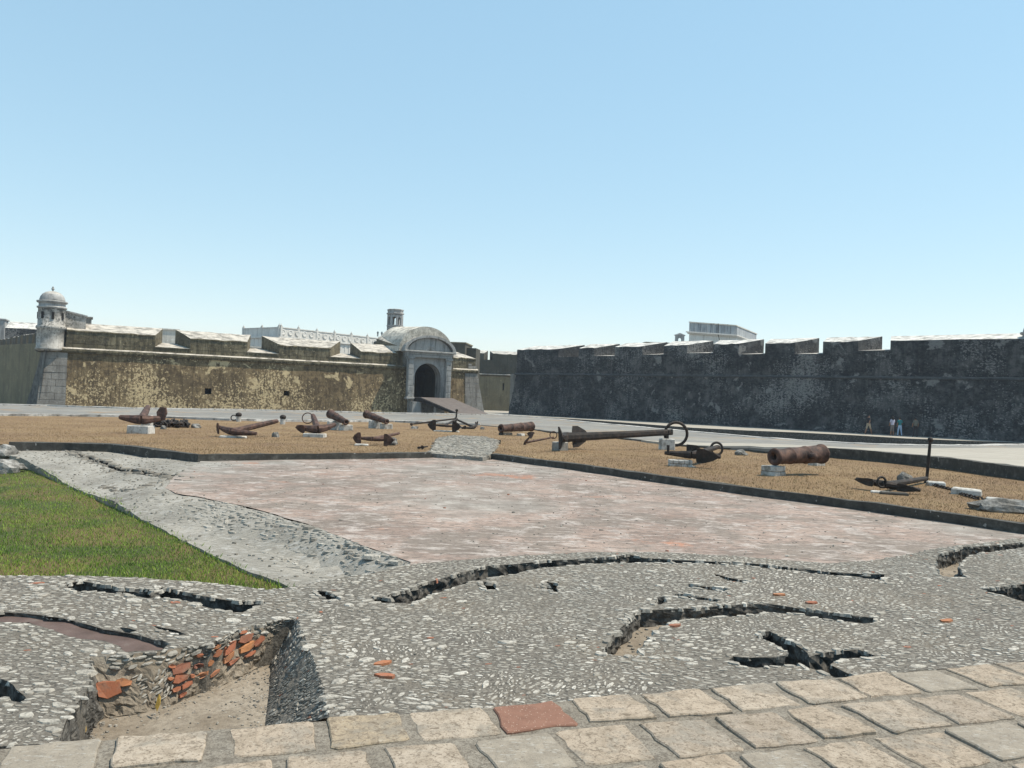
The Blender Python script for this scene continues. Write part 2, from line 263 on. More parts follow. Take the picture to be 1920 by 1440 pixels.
# ------------------------------------------------------------------ object helpers
def tag(o, label=None, cat=None, group=None, kind=None):
    if label: o['label'] = label
    if cat: o['category'] = cat
    if group: o['group'] = group
    if kind: o['kind'] = kind
    return o
def empty(name, loc=(0, 0, 0), rz=0, label=None, cat=None, group=None):
    o = bpy.data.objects.new(name, None); COL.objects.link(o); o.location = loc; o.rotation_euler = (0, 0, rz)
    o.empty_display_size = .3
    return tag(o, label, cat, group)
def mkmesh(name, v, f, mats, smooth=False, fm=None):
    me = bpy.data.meshes.new(name); me.from_pydata([tuple(p) for p in v], [], f)
    for m in (mats if isinstance(mats, (list, tuple)) else [mats]): me.materials.append(M[m])
    if fm is not None: me.polygons.foreach_set('material_index', fm)
    if smooth: me.polygons.foreach_set('use_smooth', [True]*len(me.polygons))
    me.update(); return me
def ob(name, me, parent=None):
    o = bpy.data.objects.new(name, me); COL.objects.link(o)
    if parent is not None: o.parent = parent
    return o
class MB:
    def __init__(s): s.v = []; s.f = []
    def add(s, v, f):
        k = len(s.v); s.v += [Vector(p) for p in v]; s.f += [[i+k for i in q] for q in f]; return s
    def box(s, c, d, rz=0, taper=1):
        x, y, z = d[0]/2, d[1]/2, d[2]/2; ca, sa = math.cos(rz), math.sin(rz); V = []
        for dz, k in ((-z, 1), (z, taper)):
            for dx, dy in ((-x, -y), (x, -y), (x, y), (-x, y)):
                dx *= k; dy *= k; V.append((c[0]+dx*ca-dy*sa, c[1]+dx*sa+dy*ca, c[2]+dz))
        return s.add(V, [[3, 2, 1, 0], [4, 5, 6, 7], [0, 1, 5, 4], [1, 2, 6, 5], [2, 3, 7, 6], [3, 0, 4, 7]])
    def tube(s, pts, rad, n=10, caps=True, flat=1, roll=0, upv=None):
        pts = [Vector(p) for p in pts]; m = len(pts); rad = rad if isinstance(rad, (list, tuple)) else [rad]*m
        V = []; prev = None
        for i, p in enumerate(pts):
            t = (pts[min(i+1, m-1)]-pts[max(i-1, 0)]).normalized()
            a = Vector(upv) if upv is not None else (prev if prev is not None else (Vector((0, 0, 1)) if abs(t.z) < .9 else Vector((1, 0, 0))))
            a = (a - t*a.dot(t)).normalized(); prev = a; b = t.cross(a)
            for k in range(n):
                th = 2*math.pi*(k+.5)/n + roll; V.append(p + (a*math.cos(th) + b*math.sin(th)*flat)*rad[i])
        F = [[i*n+k, i*n+(k+1) % n, (i+1)*n+(k+1) % n, (i+1)*n+k] for i in range(m-1) for k in range(n)]
        if caps: F += [[k for k in range(n)][::-1], [(m-1)*n+k for k in range(n)]]
        return s.add(V, F)
    def lathe(s, prof, n=24, axis='Z', c=(0, 0, 0)):
        V = []
        for r, z in prof:
            for k in range(n):
                th = 2*math.pi*k/n; V.append((c[0]+r*math.cos(th), c[1]+r*math.sin(th), c[2]+z))
        m = len(prof); F = [[i*n+k, i*n+(k+1) % n, (i+1)*n+(k+1) % n, (i+1)*n+k] for i in range(m-1) for k in range(n)]
        F += [[k for k in range(n)][::-1], [(m-1)*n+k for k in range(n)]]
        return s.add(V, F)
    def loft(s, A, B):          # two loops with the same count, closed solid
        n = len(A); F = [[k, (k+1) % n, n+(k+1) % n, n+k] for k in range(n)] + [list(range(n))[::-1], list(range(n, 2*n))]
        return s.add(list(A)+list(B), F)
    def ring(s, c, R_, r, ax, n=28, m=8, sq=1, e1=None):
        ax = Vector(ax).normalized(); a = Vector(e1) if e1 is not None else (Vector((0, 0, 1)) if abs(ax.z) < .9 else Vector((1, 0, 0)))
        a = (a-ax*a.dot(ax)).normalized(); b = ax.cross(a); V = []
        for i in range(n):
            t = 2*math.pi*i/n; d = a*math.cos(t)+b*math.sin(t)*sq
            for k in range(m):
                p = 2*math.pi*k/m; V.append(Vector(c)+a*math.cos(t)*R_+b*math.sin(t)*R_*sq + d.normalized()*r*math.cos(p)+ax*r*math.sin(p))
        return s.add(V, [[i*m+k, i*m+(k+1) % m, ((i+1) % n)*m+(k+1) % m, ((i+1) % n)*m+k] for i in range(n) for k in range(m)])
    def xf(s, mat): s.v = [mat @ p for p in s.v]; return s
    def rough(s, amp, fr, seed=0):
        o = Vector((seed*3.1, seed*1.7, 0))
        s.v = [p + mnoise.noise_vector(p*fr+o)*amp for p in s.v]; return s
    def build(s, name, mat, parent=None, smooth=False, bevel=0, norm=True):
        me = mkmesh(name, s.v, s.f, mat, smooth)
        if norm or bevel:
            bm = bmesh.new(); bm.from_mesh(me)
            if bevel: bmesh.ops.bevel(bm, geom=list(bm.edges), offset=bevel, segments=1, affect='EDGES', clamp_overlap=True)
            if norm: bmesh.ops.recalc_face_normals(bm, faces=bm.faces)
            bm.to_mesh(me); bm.free()
        return ob(name, me, parent)

def nz(x, y, s=1., o=0.): return mnoise.noise(Vector((x*s+o, y*s-o, o*.7)))
def smooth(a, b, x):
    t = min(1, max(0, (x-a)/(b-a))); return t*t*(3-2*t)
def inpoly(pts, poly):
    pts = np.asarray(pts); x, y = pts[:, 0], pts[:, 1]; r = np.zeros(len(pts), bool); n = len(poly)
    for i in range(n):
        (x1, y1), (x2, y2) = poly[i], poly[(i+1) % n]
        if y1 == y2: continue
        c = ((y1 > y) != (y2 > y)) & (x < (x2-x1)*(y-y1)/(y2-y1)+x1); r ^= c
    return r
def pdist(pts, line, closed=False):
    pts = np.asarray(pts, float); best = np.full(len(pts), 1e9); n = len(line)
    for i in range(n if closed else n-1):
        a = np.array(line[i]); b = np.array(line[(i+1) % n]); d = b-a; L = d@d+1e-12
        t = np.clip(((pts-a)@d)/L, 0, 1); q = a+t[:, None]*d; best = np.minimum(best, np.hypot(*(pts-q).T))
    return best
def dens(line, step, jit=0, closed=True, seed=0):
    rn = random.Random(seed); out = []; n = len(line)
    for i in range(n if closed else n-1):
        a = Vector(line[i]); b = Vector(line[(i+1) % n]); L = (b-a).length; k = max(1, int(round(L/step)))
        nn = Vector((-(b-a).y, (b-a).x)).normalized() if L > 1e-6 else Vector((0, 0))
        for j in range(k):
            p = a.lerp(b, j/k); j_ = (rn.random()-.5)*2*jit if j else (rn.random()-.5)*jit
            p = p+nn*j_; out.append((p.x, p.y))
    if not closed: out.append(tuple(line[-1]))
    return out
def ccw(poly):
    a = sum(poly[i][0]*poly[(i+1) % len(poly)][1]-poly[(i+1) % len(poly)][0]*poly[i][1] for i in range(len(poly)))
    return poly if a > 0 else poly[::-1]
def tri_zone(outer, holes, spacing, zf, clear=.4, maxpts=40000, falloff=None):
    """triangulated sheet inside outer, outside holes; returns verts, faces and the index of each outline vertex"""
    V = [tuple(p) for p in outer]; E = [(i, (i+1) % len(outer)) for i in range(len(outer))]; loops = [list(range(len(outer)))]
    for hpoly in holes:
        k = len(V); V += [tuple(p) for p in hpoly]; E += [(k+i, k+(i+1) % len(hpoly)) for i in range(len(hpoly))]; loops.append(list(range(k, k+len(hpoly))))
    a = np.array(outer); lo, hi = a.min(0), a.max(0)
    gx = np.arange(lo[0], hi[0], spacing); gy = np.arange(lo[1], hi[1], spacing)
    g = np.stack(np.meshgrid(gx, gy), -1).reshape(-1, 2); g = g + (rng.random(g.shape)-.5)*spacing*.7
    if len(g) > maxpts: g = g[rng.choice(len(g), maxpts, False)]
    if falloff is not None: g = g[rng.random(len(g)) < falloff(g)]
    ok = inpoly(g, outer) & (pdist(g, outer, True) > spacing*clear)
    for hpoly in holes: ok &= ~inpoly(g, hpoly) & (pdist(g, hpoly, True) > spacing*clear)
    V2 = V + [tuple(p) for p in g[ok]]
    r = delaunay_2d_cdt([Vector(p) for p in V2], E, [], 0, 1e-6)
    vv, ff = r[0], r[2]; orig = r[3]
    cen = np.array([[sum(vv[i].x for i in f)/len(f), sum(vv[i].y for i in f)/len(f)] for f in ff])
    keep = inpoly(cen, outer)
    for hpoly in holes: keep &= ~inpoly(cen, hpoly)
    F = [list(f) for f, k in zip(ff, keep) if k]
    P3 = [(p.x, p.y, zf(p.x, p.y)) for p in vv]
    mp = {}
    for i, o in enumerate(orig):
        for q in o: mp[q] = i
    return P3, F, [[mp[i] for i in lp] for lp in loops]
def zone(name, outer, spacing, zf, mat, holes=(), skirt=.0, step=.5, jit=.0, parent=None, kind='structure', side=None, **kw):
    outer = dens(ccw(outer), step, jit); V, F, loops = tri_zone(outer, [ccw(list(h)) for h in holes], spacing, zf, **kw)
    nf = len(F)
    if skirt:
        lp = loops[0]; k = len(V); V += [(V[i][0], V[i][1], V[i][2]-skirt) for i in lp]; n = len(lp)
        F += [[lp[i], k+i, k+(i+1) % n, lp[(i+1) % n]] for i in range(n)]
    o = ob(name, mkmesh(name, V, F, [mat, side or mat], fm=[0]*nf+[1]*(len(F)-nf)), parent)
    if kind: tag(o, kind=kind)
    return o

# ------------------------------------------------------------------ terrain
def h(x, y):
    r = math.hypot(x, y)
    return .05 if r < 20 else (.05-.35*(r-20)/26 if r < 46 else -.3)
def hl(x, y): return h(x, y) - .02 + .03*nz(x, y, .5, 3.) + .012*nz(x, y, 2.1, 5.)
# wide base sheet, bottom of the ditch, out to the horizon
V = []; F = []; n = 64; rad = [2, 12, 30, 60, 120, 250, 600, 1500, 3000]
for r_ in rad:
    for k in range(n): V.append((r_*math.sin(2*math.pi*k/n), r_*math.cos(2*math.pi*k/n), -1.25))
V.append((0, 0, -1.25))
F = [[i*n+k, (i+1)*n+k, (i+1)*n+(k+1) % n, i*n+(k+1) % n] for i in range(len(rad)-1) for k in range(n)] + [[len(V)-1, k, (k+1) % n] for k in range(n)]
tag(ob('ground', mkmesh('ground', V, F, 'ditch')), kind='structure')

KERB1 = [(-12.42,19.90),(-11.32,20.35),(-10.18,20.58),(-7.03,18.22),(-5.58,19.27),(-4.22,20.13),(-2.14,21.57)]
KERB2 = [(-0.44,21.90),(1.85,19.09),(3.77,16.35),(4.58,15.40),(5.300,14.552),(6.490,13.041),(7.498,11.633),(8.391,10.517)]
LAWN_BACK = [(-30.24,40.63),(-26.57,41.67),(-23.94,44.52),(-20.25,46.25),(-16.16,46.01),(-12.72,48.08),(-7.67,52.96),(-2.01,52.72),(0.92,49.15),(2.13,45.47),(3.99,39.07),(5.13,38.83),(6.49,34.72),(6.67,32.43),(9.13,30.60),(9.33,29.30),(11.18,28.29),(12.44,25.07),(12.82,22.77),(12.84,19.98),(13.19,16.56)]
APRON = [(-2.18,21.76),(-2.34,24.46),(-2.56,28.64),(-2.19,30.85),(-1.05,30.84),(-0.42,28.65),(-0.42,24.52),(-0.50,21.99),(-0.70,21.11),(-1.19,21.45),(-1.67,21.40)]
MAS_TOP = [(-4.759,6.480),(-4.101,6.528),(-3.614,6.587),(-3.068,6.635),(-2.383,6.570),(-1.896,6.407),(-1.736,6.521),(-1.559,6.776),(-1.166,7.106),(-0.884,7.491),(-0.505,7.752),(0.062,8.088),(0.847,8.428),(1.725,8.620),(2.552,8.510),(3.385,8.327),(3.947,8.590),(5.106,9.477),(6.797,10.542),(9.300,11.963)]
BANK = [(-0.763,7.793),(-0.955,8.085),(-1.438,8.700),(-2.309,9.924),(-3.528,11.260),(-4.542,12.155),(-5.224,12.624),(-5.654,13.228),(-6.33,15.25),(-6.87,17.74)]
LAWN_EDGE = [(-2.088,7.845),(-2.674,8.441),(-3.360,9.228),(-4.263,10.357),(-5.513,11.834),(-6.697,13.223),(-8.155,14.905),(-9.66,16.63),(-11.03,18.13),(-12.17,19.16),(-17.48,23.54)]
COPING_L = [(-42.59,55.20),(-36.79,57.65),(-34.19,59.13),(-28.33,60.06),(-21.51,67.56),(-10.02,74.48),(-0.16,83.54)]
COPING_R = [(-0.16,83.54),(3.67,76.18),(6.46,68.04),(9.75,60.28),(12.36,54.11),(14.49,49.09),(16.79,46.37),(19.13,44.63),(22.32,45.05),(26.40,46.98),(33.65,52.42),(52.55,66.10)]
LEDGE = [(2.63,93.49),(8.29,87.41),(16.48,72.17),(20.65,69.98),(25.09,69.37),(28.85,67.34),(31.75,64.13),(35.74,63.62),(41.09,64.02),(58.12,73.11)]

# dry lawn, from the kerbs back to the road
lawn = [(-30, 20.5)] + KERB1 + [(APRON[0])] + APRON[1:8] + KERB2 + LAWN_BACK[::-1]
zone('dry_lawn', lawn, .8, hl, 'dry_soil', skirt=.25, step=.7)
def path_bump(x, y): return .26*smooth(6.5, 12, x)*(1-smooth(30, 42, math.hypot(x, y)))
def hr(x, y): return h(x, y) + .02 + path_bump(x, y) + .015*nz(x, y, .4, 9.)
road = LAWN_BACK + COPING_R[::-1] + COPING_L[::-1][1:]
zone('road', road, 1.6, hr, 'road', skirt=.8, step=1.2)
PATH = [(5.80,35.74),(7.09,31.87),(9.13,30.60),(9.33,29.30),(11.18,28.29),(12.44,25.07),(12.82,22.77),(12.84,19.98),(13.19,16.56)]
PATH2 = [(46.55,58.56),(29.70,46.27),(19.89,40.15),(15.69,36.57),(12.48,34.43),(10.11,34.17),(7.90,35.54)]
pth = [(x+.1, y+.3) for x, y in PATH] + PATH2
zone('path', pth, 1.2, lambda x, y: hr(x, y)+.035, 'pale_path', skirt=.1, step=.9)

def sweep(name, line, w, top, bot, mat, zf=None, step=.6, jit=.02, kind='structure', off=0, seed=0, rough=.012):
    """a run of edging: a rectangular section carried along a line"""
    L = dens(line, step, 0, False); rn = random.Random(seed); V = []; F = []
    for i, p in enumerate(L):
        a = Vector(L[max(0, i-1)]); b = Vector(L[min(len(L)-1, i+1)]); t = (b-a).normalized(); nn = Vector((-t.y, t.x)); p = Vector(p)
        z0 = zf(p.x, p.y) if zf else 0
        for s_, zz in ((-1, bot), (-1, top), (1, top), (1, bot)):
            q = p+nn*(off+s_*w/2+rn.uniform(-jit, jit)); V.append((q.x, q.y, z0+zz+(rn.uniform(-rough, rough) if zz == top else 0)))
    m = len(L)
    F = [[i*4+k, i*4+(k+1) % 4, (i+1)*4+(k+1) % 4, (i+1)*4+k] for i in range(m-1) for k in range(4)] + [[0, 1, 2, 3], [(m-1)*4+k for k in (3, 2, 1, 0)]]
    me = mkmesh(name, V, F, mat); bm = bmesh.new(); bm.from_mesh(me); bmesh.ops.recalc_face_normals(bm, faces=bm.faces); bm.to_mesh(me); bm.free()
    return tag(ob(name, me), kind=kind)
sweep('kerb', KERB1, .2, .045, -.3, 'kerb_stone', step=.5, seed=1)
sweep('kerb', KERB2, .2, .05, -.3, 'kerb_stone', step=.5, seed=2)
sweep('kerb', [p for p in LAWN_BACK[:8]], .45, .10, -.2, 'white_coping', h, step=.5, jit=.08, seed=3, off=.1)
sweep('kerb', LAWN_BACK[16:], .34, .05, -.45, 'kerb_stone', lambda x, y: hr(x, y), step=.4, jit=.015, seed=4, off=.12)
sweep('kerb', LAWN_BACK[8:17], .25, .05, -.2, 'kerb_stone', lambda x, y: h(x, y), step=.5, jit=.06, seed=14, off=.1)
sweep('coping', COPING_L, .7, .09, -.9, 'white_coping', hr, step=.8, jit=.08, seed=5)
sweep('coping', COPING_R, .8, .03, -.9, 'white_coping', hr, step=.8, jit=.08, seed=6)
# walkway at the foot of the right-hand wall, beyond the ditch
ldg = LEDGE + [(70, 50), (50, 60), (20, 86), (0, 104), (-3, 100)]
zone('walkway', ldg, 3, lambda x, y: -.55, 'pale_path', skirt=.8, step=2, side='trench_wall')  # ditch-side face takes a darker material, its shade put into the colour
zone('forecourt', [(-16, 121), (-13, 92), (-3, 91.5), (0, 104), (12, 108), (12, 126), (-16, 126)], 3, lambda x, y: -.5, 'pale_path', skirt=.8, step=2)

# apron of rubble paving between the two lawn kerbs
ap = zone('apron', APRON, .25, lambda x, y: .0+.06*smooth(21, 26, y)+.02*nz(x, y, 2., 1.), 'grey_floor', skirt=.3, step=.3, jit=.04)
sweep('kerb', [APRON[3], APRON[4], APRON[5]], .16, .12, -.1, 'kerb_stone', h, seed=8)

# pink plaza, grey strip with its bank, green lawn
def zplaza(x, y): return -.1+.012*nz(x, y, .8, 2.)+.004*nz(x, y, 4., 2.)
mt = [(x, y-.05) for x, y in MAS_TOP[9:]]
plaza = BANK[1:] + [(KERB1[3])] + KERB1[4:] + APRON[8:][::-1] + KERB2 + mt[::-1]
zone('plaza', plaza, .3, zplaza, 'plaza', step=.3, jit=.02, maxpts=12000)
bank_np = np.array(BANK)
def zstrip(x, y):
    d = pdist([(x, y)], BANK)[0]; w = .45 + .22*max(0, y-9)
    k = smooth(0, w, d); far = 1-smooth(14, 19, y)
    return -.104 - .235*k*far - .06*k*(1-far) + .02*nz(x, y, 1.3, 4.) + .012*nz(x, y, 5, 4.)
strip = BANK + KERB1[:4][::-1] + LAWN_EDGE[::-1] + [(MAS_TOP[6][0], MAS_TOP[6][1]-.1), (MAS_TOP[8][0], MAS_TOP[8][1]-.1)]
DRAIN = [(-12.78,22.45),(-11.33,20.63),(-9.73,18.77),(-8.19,17.05),(-7.57,16.46),(-6.40,15.21),(-5.719,14.706),(-5.651,14.221),(-6.284,14.699),(-7.23,15.72),(-7.96,16.43),(-9.51,18.12),(-11.49,20.55)]
DRAIN2 = [(-7.372,14.536),(-6.634,13.719),(-6.359,13.432),(-6.138,13.496),(-6.211,14.315),(-6.484,14.561),(-6.897,14.863),(-7.48,15.61),(-6.904,14.773),(-6.477,14.314),(-6.514,13.754),(-6.823,14.048)]
zone('grey_pavement', strip, .22, zstrip, 'grey_floor', holes=[DRAIN], skirt=.2, step=.22, jit=.02, maxpts=9000)
glawn = [(x, y) for x, y in LAWN_EDGE] + [(-22, 20), (-9, 6)] + [(x, y-.35) for x, y in MAS_TOP[1:7]]
def zgl(x, y): return -.37+.02*nz(x, y, .9, 6.)
zone('green_lawn', glawn, .3, zgl, 'lawn_soil', step=.4, maxpts=6000)

def blades(name, pts, z, hgt, wid, tone, mat, label, cat, lean=.6):
    n = len(pts); th = rng.random(n)*2*math.pi; hh = hgt*(.5+rng.random(n)); ln = (rng.random((n, 2))-.5)*2*lean*hh[:, None]
    w = wid*(.6+.8*rng.random(n)); dx = np.cos(th)*w/2; dy = np.sin(th)*w/2
    V = np.zeros((n, 4, 3)); V[:, 0, 0] = pts[:, 0]-dx; V[:, 0, 1] = pts[:, 1]-dy; V[:, 1, 0] = pts[:, 0]+dx; V[:, 1, 1] = pts[:, 1]+dy
    V[:, :2, 2] = (z-.01)[:, None]; V[:, 2, :2] = V[:, 1, :2]*.55+V[:, 0, :2]*.45+ln*.5; V[:, 2, 2] = z+hh*.65; V[:, 3, :2] = pts+ln; V[:, 3, 2] = z+hh
    me = bpy.data.meshes.new(name); me.vertices.add(n*4); me.vertices.foreach_set('co', V.ravel())
    idx = (np.arange(n)[:, None]*4+np.array([0, 1, 2, 0, 2, 3])).ravel(); me.loops.add(n*6); me.loops.foreach_set('vertex_index', idx)
    me.polygons.add(n*2); me.polygons.foreach_set('loop_start', np.arange(n*2)*3)
    at = me.attributes.new('tone', 'FLOAT', 'POINT'); at.data.foreach_set('value', np.repeat(tone, 4)); me.materials.append(M[mat]); me.update(calc_edges=True)
    return tag(ob(name, me), label, cat, kind='stuff')
def scatter(poly, n, wfun=None):
    a = np.array(poly); lo, hi = a.min(0), a.max(0); out = []
    tot = 0
    while tot < n:
        g = lo+(hi-lo)*rng.random((n, 2)); g = g[inpoly(g, poly)]
        if wfun is not None: g = g[rng.random(len(g)) < wfun(g)]
        out.append(g); tot += len(g)
    return np.concatenate(out)[:n]
def npn(pts, s, o): return np.array([nz(x, y, s, o) for x, y in pts])
g = scatter(glawn, 150000, lambda g: np.clip(8/np.hypot(g[:, 0], g[:, 1]), 0, 1)**1.5)
g = g[(g[:, 0] > -.72*g[:, 1]-1.2)]
dry = npn(g, .42, 31.)*1.3+npn(g, 1.4, 12.)*.35 + .75*np.exp(-((g[:, 1]-(7.6+.12*g[:, 0]))/.9)**2) - .9*np.exp(-pdist(g, LAWN_EDGE)/.55)-.28
gr = dry < rng.normal(.26, .13, len(g)); tone = np.where(gr, .08+.5*rng.random(len(g))+.18*(npn(g, .8, 4.) > -.05), .72+.28*rng.random(len(g)))
keep = gr | (rng.random(len(g)) < .75); g = g[keep]; tone = tone[keep]; gr = gr[keep]
blades('green_grass', g, np.array([zgl(x, y) for x, y in g]), np.where(gr, .03, .016), .0085, np.clip(tone, 0, 1), 'grass_blade', 'patchy green grass turning brown beside the grey stone pavement', 'grass')
E_ = [p for p in LAWN_EDGE[:4]]
g = scatter(lawn, 95000, lambda g: np.clip(17/np.hypot(g[:, 0], g[:, 1]), 0, 1)**2.2)
blades('dry_grass', g, np.array([hl(x, y) for x, y in g]), .03, .008, np.clip(rng.normal(.42, .13, len(g))+.55*npn(g, .22, 3.)+.3*npn(g, .9, 8.), 0, .97), 'dry_blade', 'dry yellow brown grass under the old anchors and cannons', 'grass', .9)

# ------------------------------------------------------------------ foreground ruin: rubble floor with trenches
AX = R(17.3); eU = Vector((math.cos(AX), math.sin(AX))); eV = Vector((-eU.y, eU.x))
def uv(u, v): p = eU*u+eV*v; return (p.x, p.y)
PITS = [  # outline, depth, floor material
 ([(-3.433,6.263),(-3.418,6.373),(-3.370,6.417),(-3.124,6.310),(-2.928,6.252),(-2.754,6.244),(-2.690,6.119),(-2.659,6.206),(-2.708,6.338),(-2.563,6.272),(-2.400,6.177),(-2.204,6.091),(-2.018,6.022),(-1.904,6.038),(-1.776,6.040),(-1.821,5.881),(-1.870,5.758),(-1.974,5.730),(-2.095,5.800),(-2.359,5.974),(-2.584,6.036),(-2.672,6.008),(-2.853,6.095),(-3.119,6.139),(-3.269,6.116)], .30, 0),
 ([(-1.502,6.430),(-1.420,6.407),(-1.308,6.286),(-1.252,6.178),(-1.316,6.137),(-1.402,6.223)], .2, 0),
 ([(-1.046,6.290),(-1.007,6.330),(-0.928,6.257),(-0.910,6.412),(-0.792,6.590),(-0.676,6.855),(-0.540,7.018),(-0.409,7.230),(-0.160,7.591),(0.124,7.713),(0.372,7.906),(0.709,8.044),(1.067,8.215),(1.292,8.367),(1.412,8.250),(1.747,8.201),(2.001,8.193),(2.451,8.166),(2.896,8.012),(3.307,7.861),(3.712,7.856),(3.564,7.603),(3.422,7.625),(3.001,7.810),(2.849,7.881),(2.346,8.044),(1.969,8.056),(1.371,8.004),(0.942,7.879),(0.608,7.747),(0.360,7.584),(0.165,7.413),(0.091,7.289),(-0.104,7.108),(-0.244,6.982),(-0.381,6.803),(-0.479,6.619),(-0.576,6.479),(-0.646,6.265),(-0.700,6.128),(-0.816,6.144),(-0.910,6.146),(-0.985,6.152)], .3, 0),
 ([(-0.188,6.951),(-0.126,6.901),(-0.086,6.927),(-0.076,6.661),(-0.123,6.617),(-0.173,6.665)], .16, 1),
 ([(0.364,6.997),(0.412,6.945),(0.472,7.014),(0.441,6.794),(0.446,6.647),(0.358,6.652)], .16, 0),
 ([(1.040,6.164),(1.222,6.220),(1.532,6.325),(1.794,6.426),(2.014,6.490),(2.136,6.507),(2.300,6.430),(2.544,6.305),(2.744,6.224),(2.847,6.177),(2.787,6.053),(2.691,6.027),(2.463,6.098),(2.279,6.208),(2.064,6.256),(1.799,6.130),(1.707,6.102),(1.414,5.991),(1.244,5.898),(1.089,5.651),(0.955,5.366),(0.847,5.067),(0.733,5.065),(0.630,5.106),(0.737,5.446),(0.859,5.727),(0.960,5.990)], .13, 1),
 ([(1.267,6.624),(1.361,6.655),(1.309,6.475),(1.240,6.382),(1.188,6.375)], .2, 0),
 ([(1.434,6.774),(1.485,6.782),(1.595,6.689),(1.755,6.589),(1.728,6.517),(1.551,6.595),(1.420,6.682)], .08, 0),
 ([(1.630,7.153),(1.753,7.071),(1.941,7.001),(1.905,6.900),(1.729,6.969),(1.612,7.029)], .07, 2),
 ([(1.975,7.573),(2.088,7.436),(2.214,7.326),(2.181,7.279),(2.043,7.342),(1.957,7.503)], .06, 0),
 ([(1.746,5.579),(1.845,5.718),(1.901,5.751),(1.967,5.532),(1.995,5.337),(1.980,5.183),(2.150,5.299),(2.379,5.381),(2.431,5.276),(2.467,5.226),(2.349,5.202),(2.215,5.177),(2.128,5.126),(2.056,5.047),(2.085,4.961),(2.120,4.851),(2.006,4.793),(1.971,4.873),(1.977,4.930),(1.930,4.935),(1.881,4.998),(1.792,5.018),(1.681,4.986),(1.556,4.934),(1.491,4.956),(1.424,5.049),(1.472,5.126),(1.554,5.114),(1.733,5.145),(1.827,5.198),(1.860,5.245),(1.860,5.367),(1.818,5.515)], .30, 0),
 ([(4.492,8.412),(4.852,9.046),(5.054,9.207),(5.474,9.614),(5.764,9.739),(6.210,9.968),(6.542,10.143),(8.270,11.011),(8.051,10.718),(6.330,9.814),(5.804,9.443),(5.275,9.093),(4.963,8.741),(4.711,8.344),(4.504,7.843),(4.378,7.823),(4.276,7.923)], .17, 1),
 ([(4.364,7.365),(4.550,7.413),(4.787,7.554),(4.908,7.594),(5.700,7.781),(5.041,6.875),(4.463,6.901),(4.422,7.079),(4.359,7.184)], .22, 0),
 ([(-2.892,4.283),(-2.665,4.282),(-2.613,4.263),(-2.489,4.145),(-2.356,4.020),(-2.363,3.984),(-2.472,4.023),(-2.697,4.001)], .28, 1),
 ([(-3.732,5.494),(-3.455,5.517),(-3.305,5.524),(-3.006,5.443),(-2.800,5.354),(-2.604,5.243),(-2.346,5.145),(-2.135,5.013),(-2.051,4.980),(-2.055,4.854),(-2.237,4.783),(-2.345,4.914),(-2.473,4.984),(-2.643,5.030),(-2.907,5.181),(-3.130,5.312),(-3.324,5.312),(-3.591,5.290)], .03, 2),
 ([(-2.529,5.301),(-2.451,5.286),(-2.390,5.245),(-2.386,5.163),(-2.447,5.191)], .14, 0),
 ([(-2.326,5.351),(-2.226,5.302),(-2.095,5.222),(-2.029,5.172),(-2.074,5.155),(-2.245,5.263)], .1, 0),
]
# the deep bay beside the pavement
BAY_T = [(-1.948,3.572),(-2.069,3.871),(-2.117,4.056),(-2.193,4.298),(-2.389,4.669),(-2.214,4.737),(-2.040,4.836),(-1.939,4.940),(-1.836,5.005),(-1.791,5.166),(-1.766,5.335),(-1.678,5.459),(-1.589,5.574),(-1.493,5.641),(-1.446,5.660),(-1.276,5.205),(-1.129,4.808),(-1.037,4.559),(-0.954,4.334),(-0.832,3.937)]
BAY_B = [(-2.149,4.192),(-2.212,4.364),(-2.235,4.454),(-2.249,4.525),(-2.251,4.577),(-2.106,4.629),(-1.980,4.727),(-1.926,4.822),(-1.892,4.946),(-1.833,5.041),(-1.778,5.139),(-1.714,5.302),(-1.653,5.486),(-1.656,5.663),(-1.655,5.745),(-1.545,5.381),(-1.485,5.159),(-1.437,4.981),(-1.384,4.774),(-1.303,4.463)]
BED = uv(-4.2, 3.95); BEDR = uv(7.2, 3.99)
mas = MAS_TOP + [(9.5, 9.2), BEDR, uv(.36, 3.98)] + BAY_T[::-1] + [uv(-1.05, 4.0), BED, (-6.2, 4.8)]
def zm(x, y): return .012*nz(x, y, 1.1, 8.) + .006*nz(x, y, 4.5, 3.)
mas_o = dens(ccw(mas), .12, .006, seed=3)
pits = [(dens(ccw(p), .075, .008, seed=i+9), d, m) for i, (p, d, m) in enumerate(PITS)]
V, F, loops = tri_zone(mas_o, [p for p, d, m in pits], .11, zm, clear=.35)
k = len(V); lp = loops[0]; V = V + [(V[i][0], V[i][1], -.45) for i in lp]; F += [[lp[i], k+i, k+(i+1) % len(lp), lp[(i+1) % len(lp)]] for i in range(len(lp))]
masonry = tag(ob('rubble_floor', mkmesh('rubble_floor', V, F, 'mortar')), kind='structure')
rn = random.Random(4)
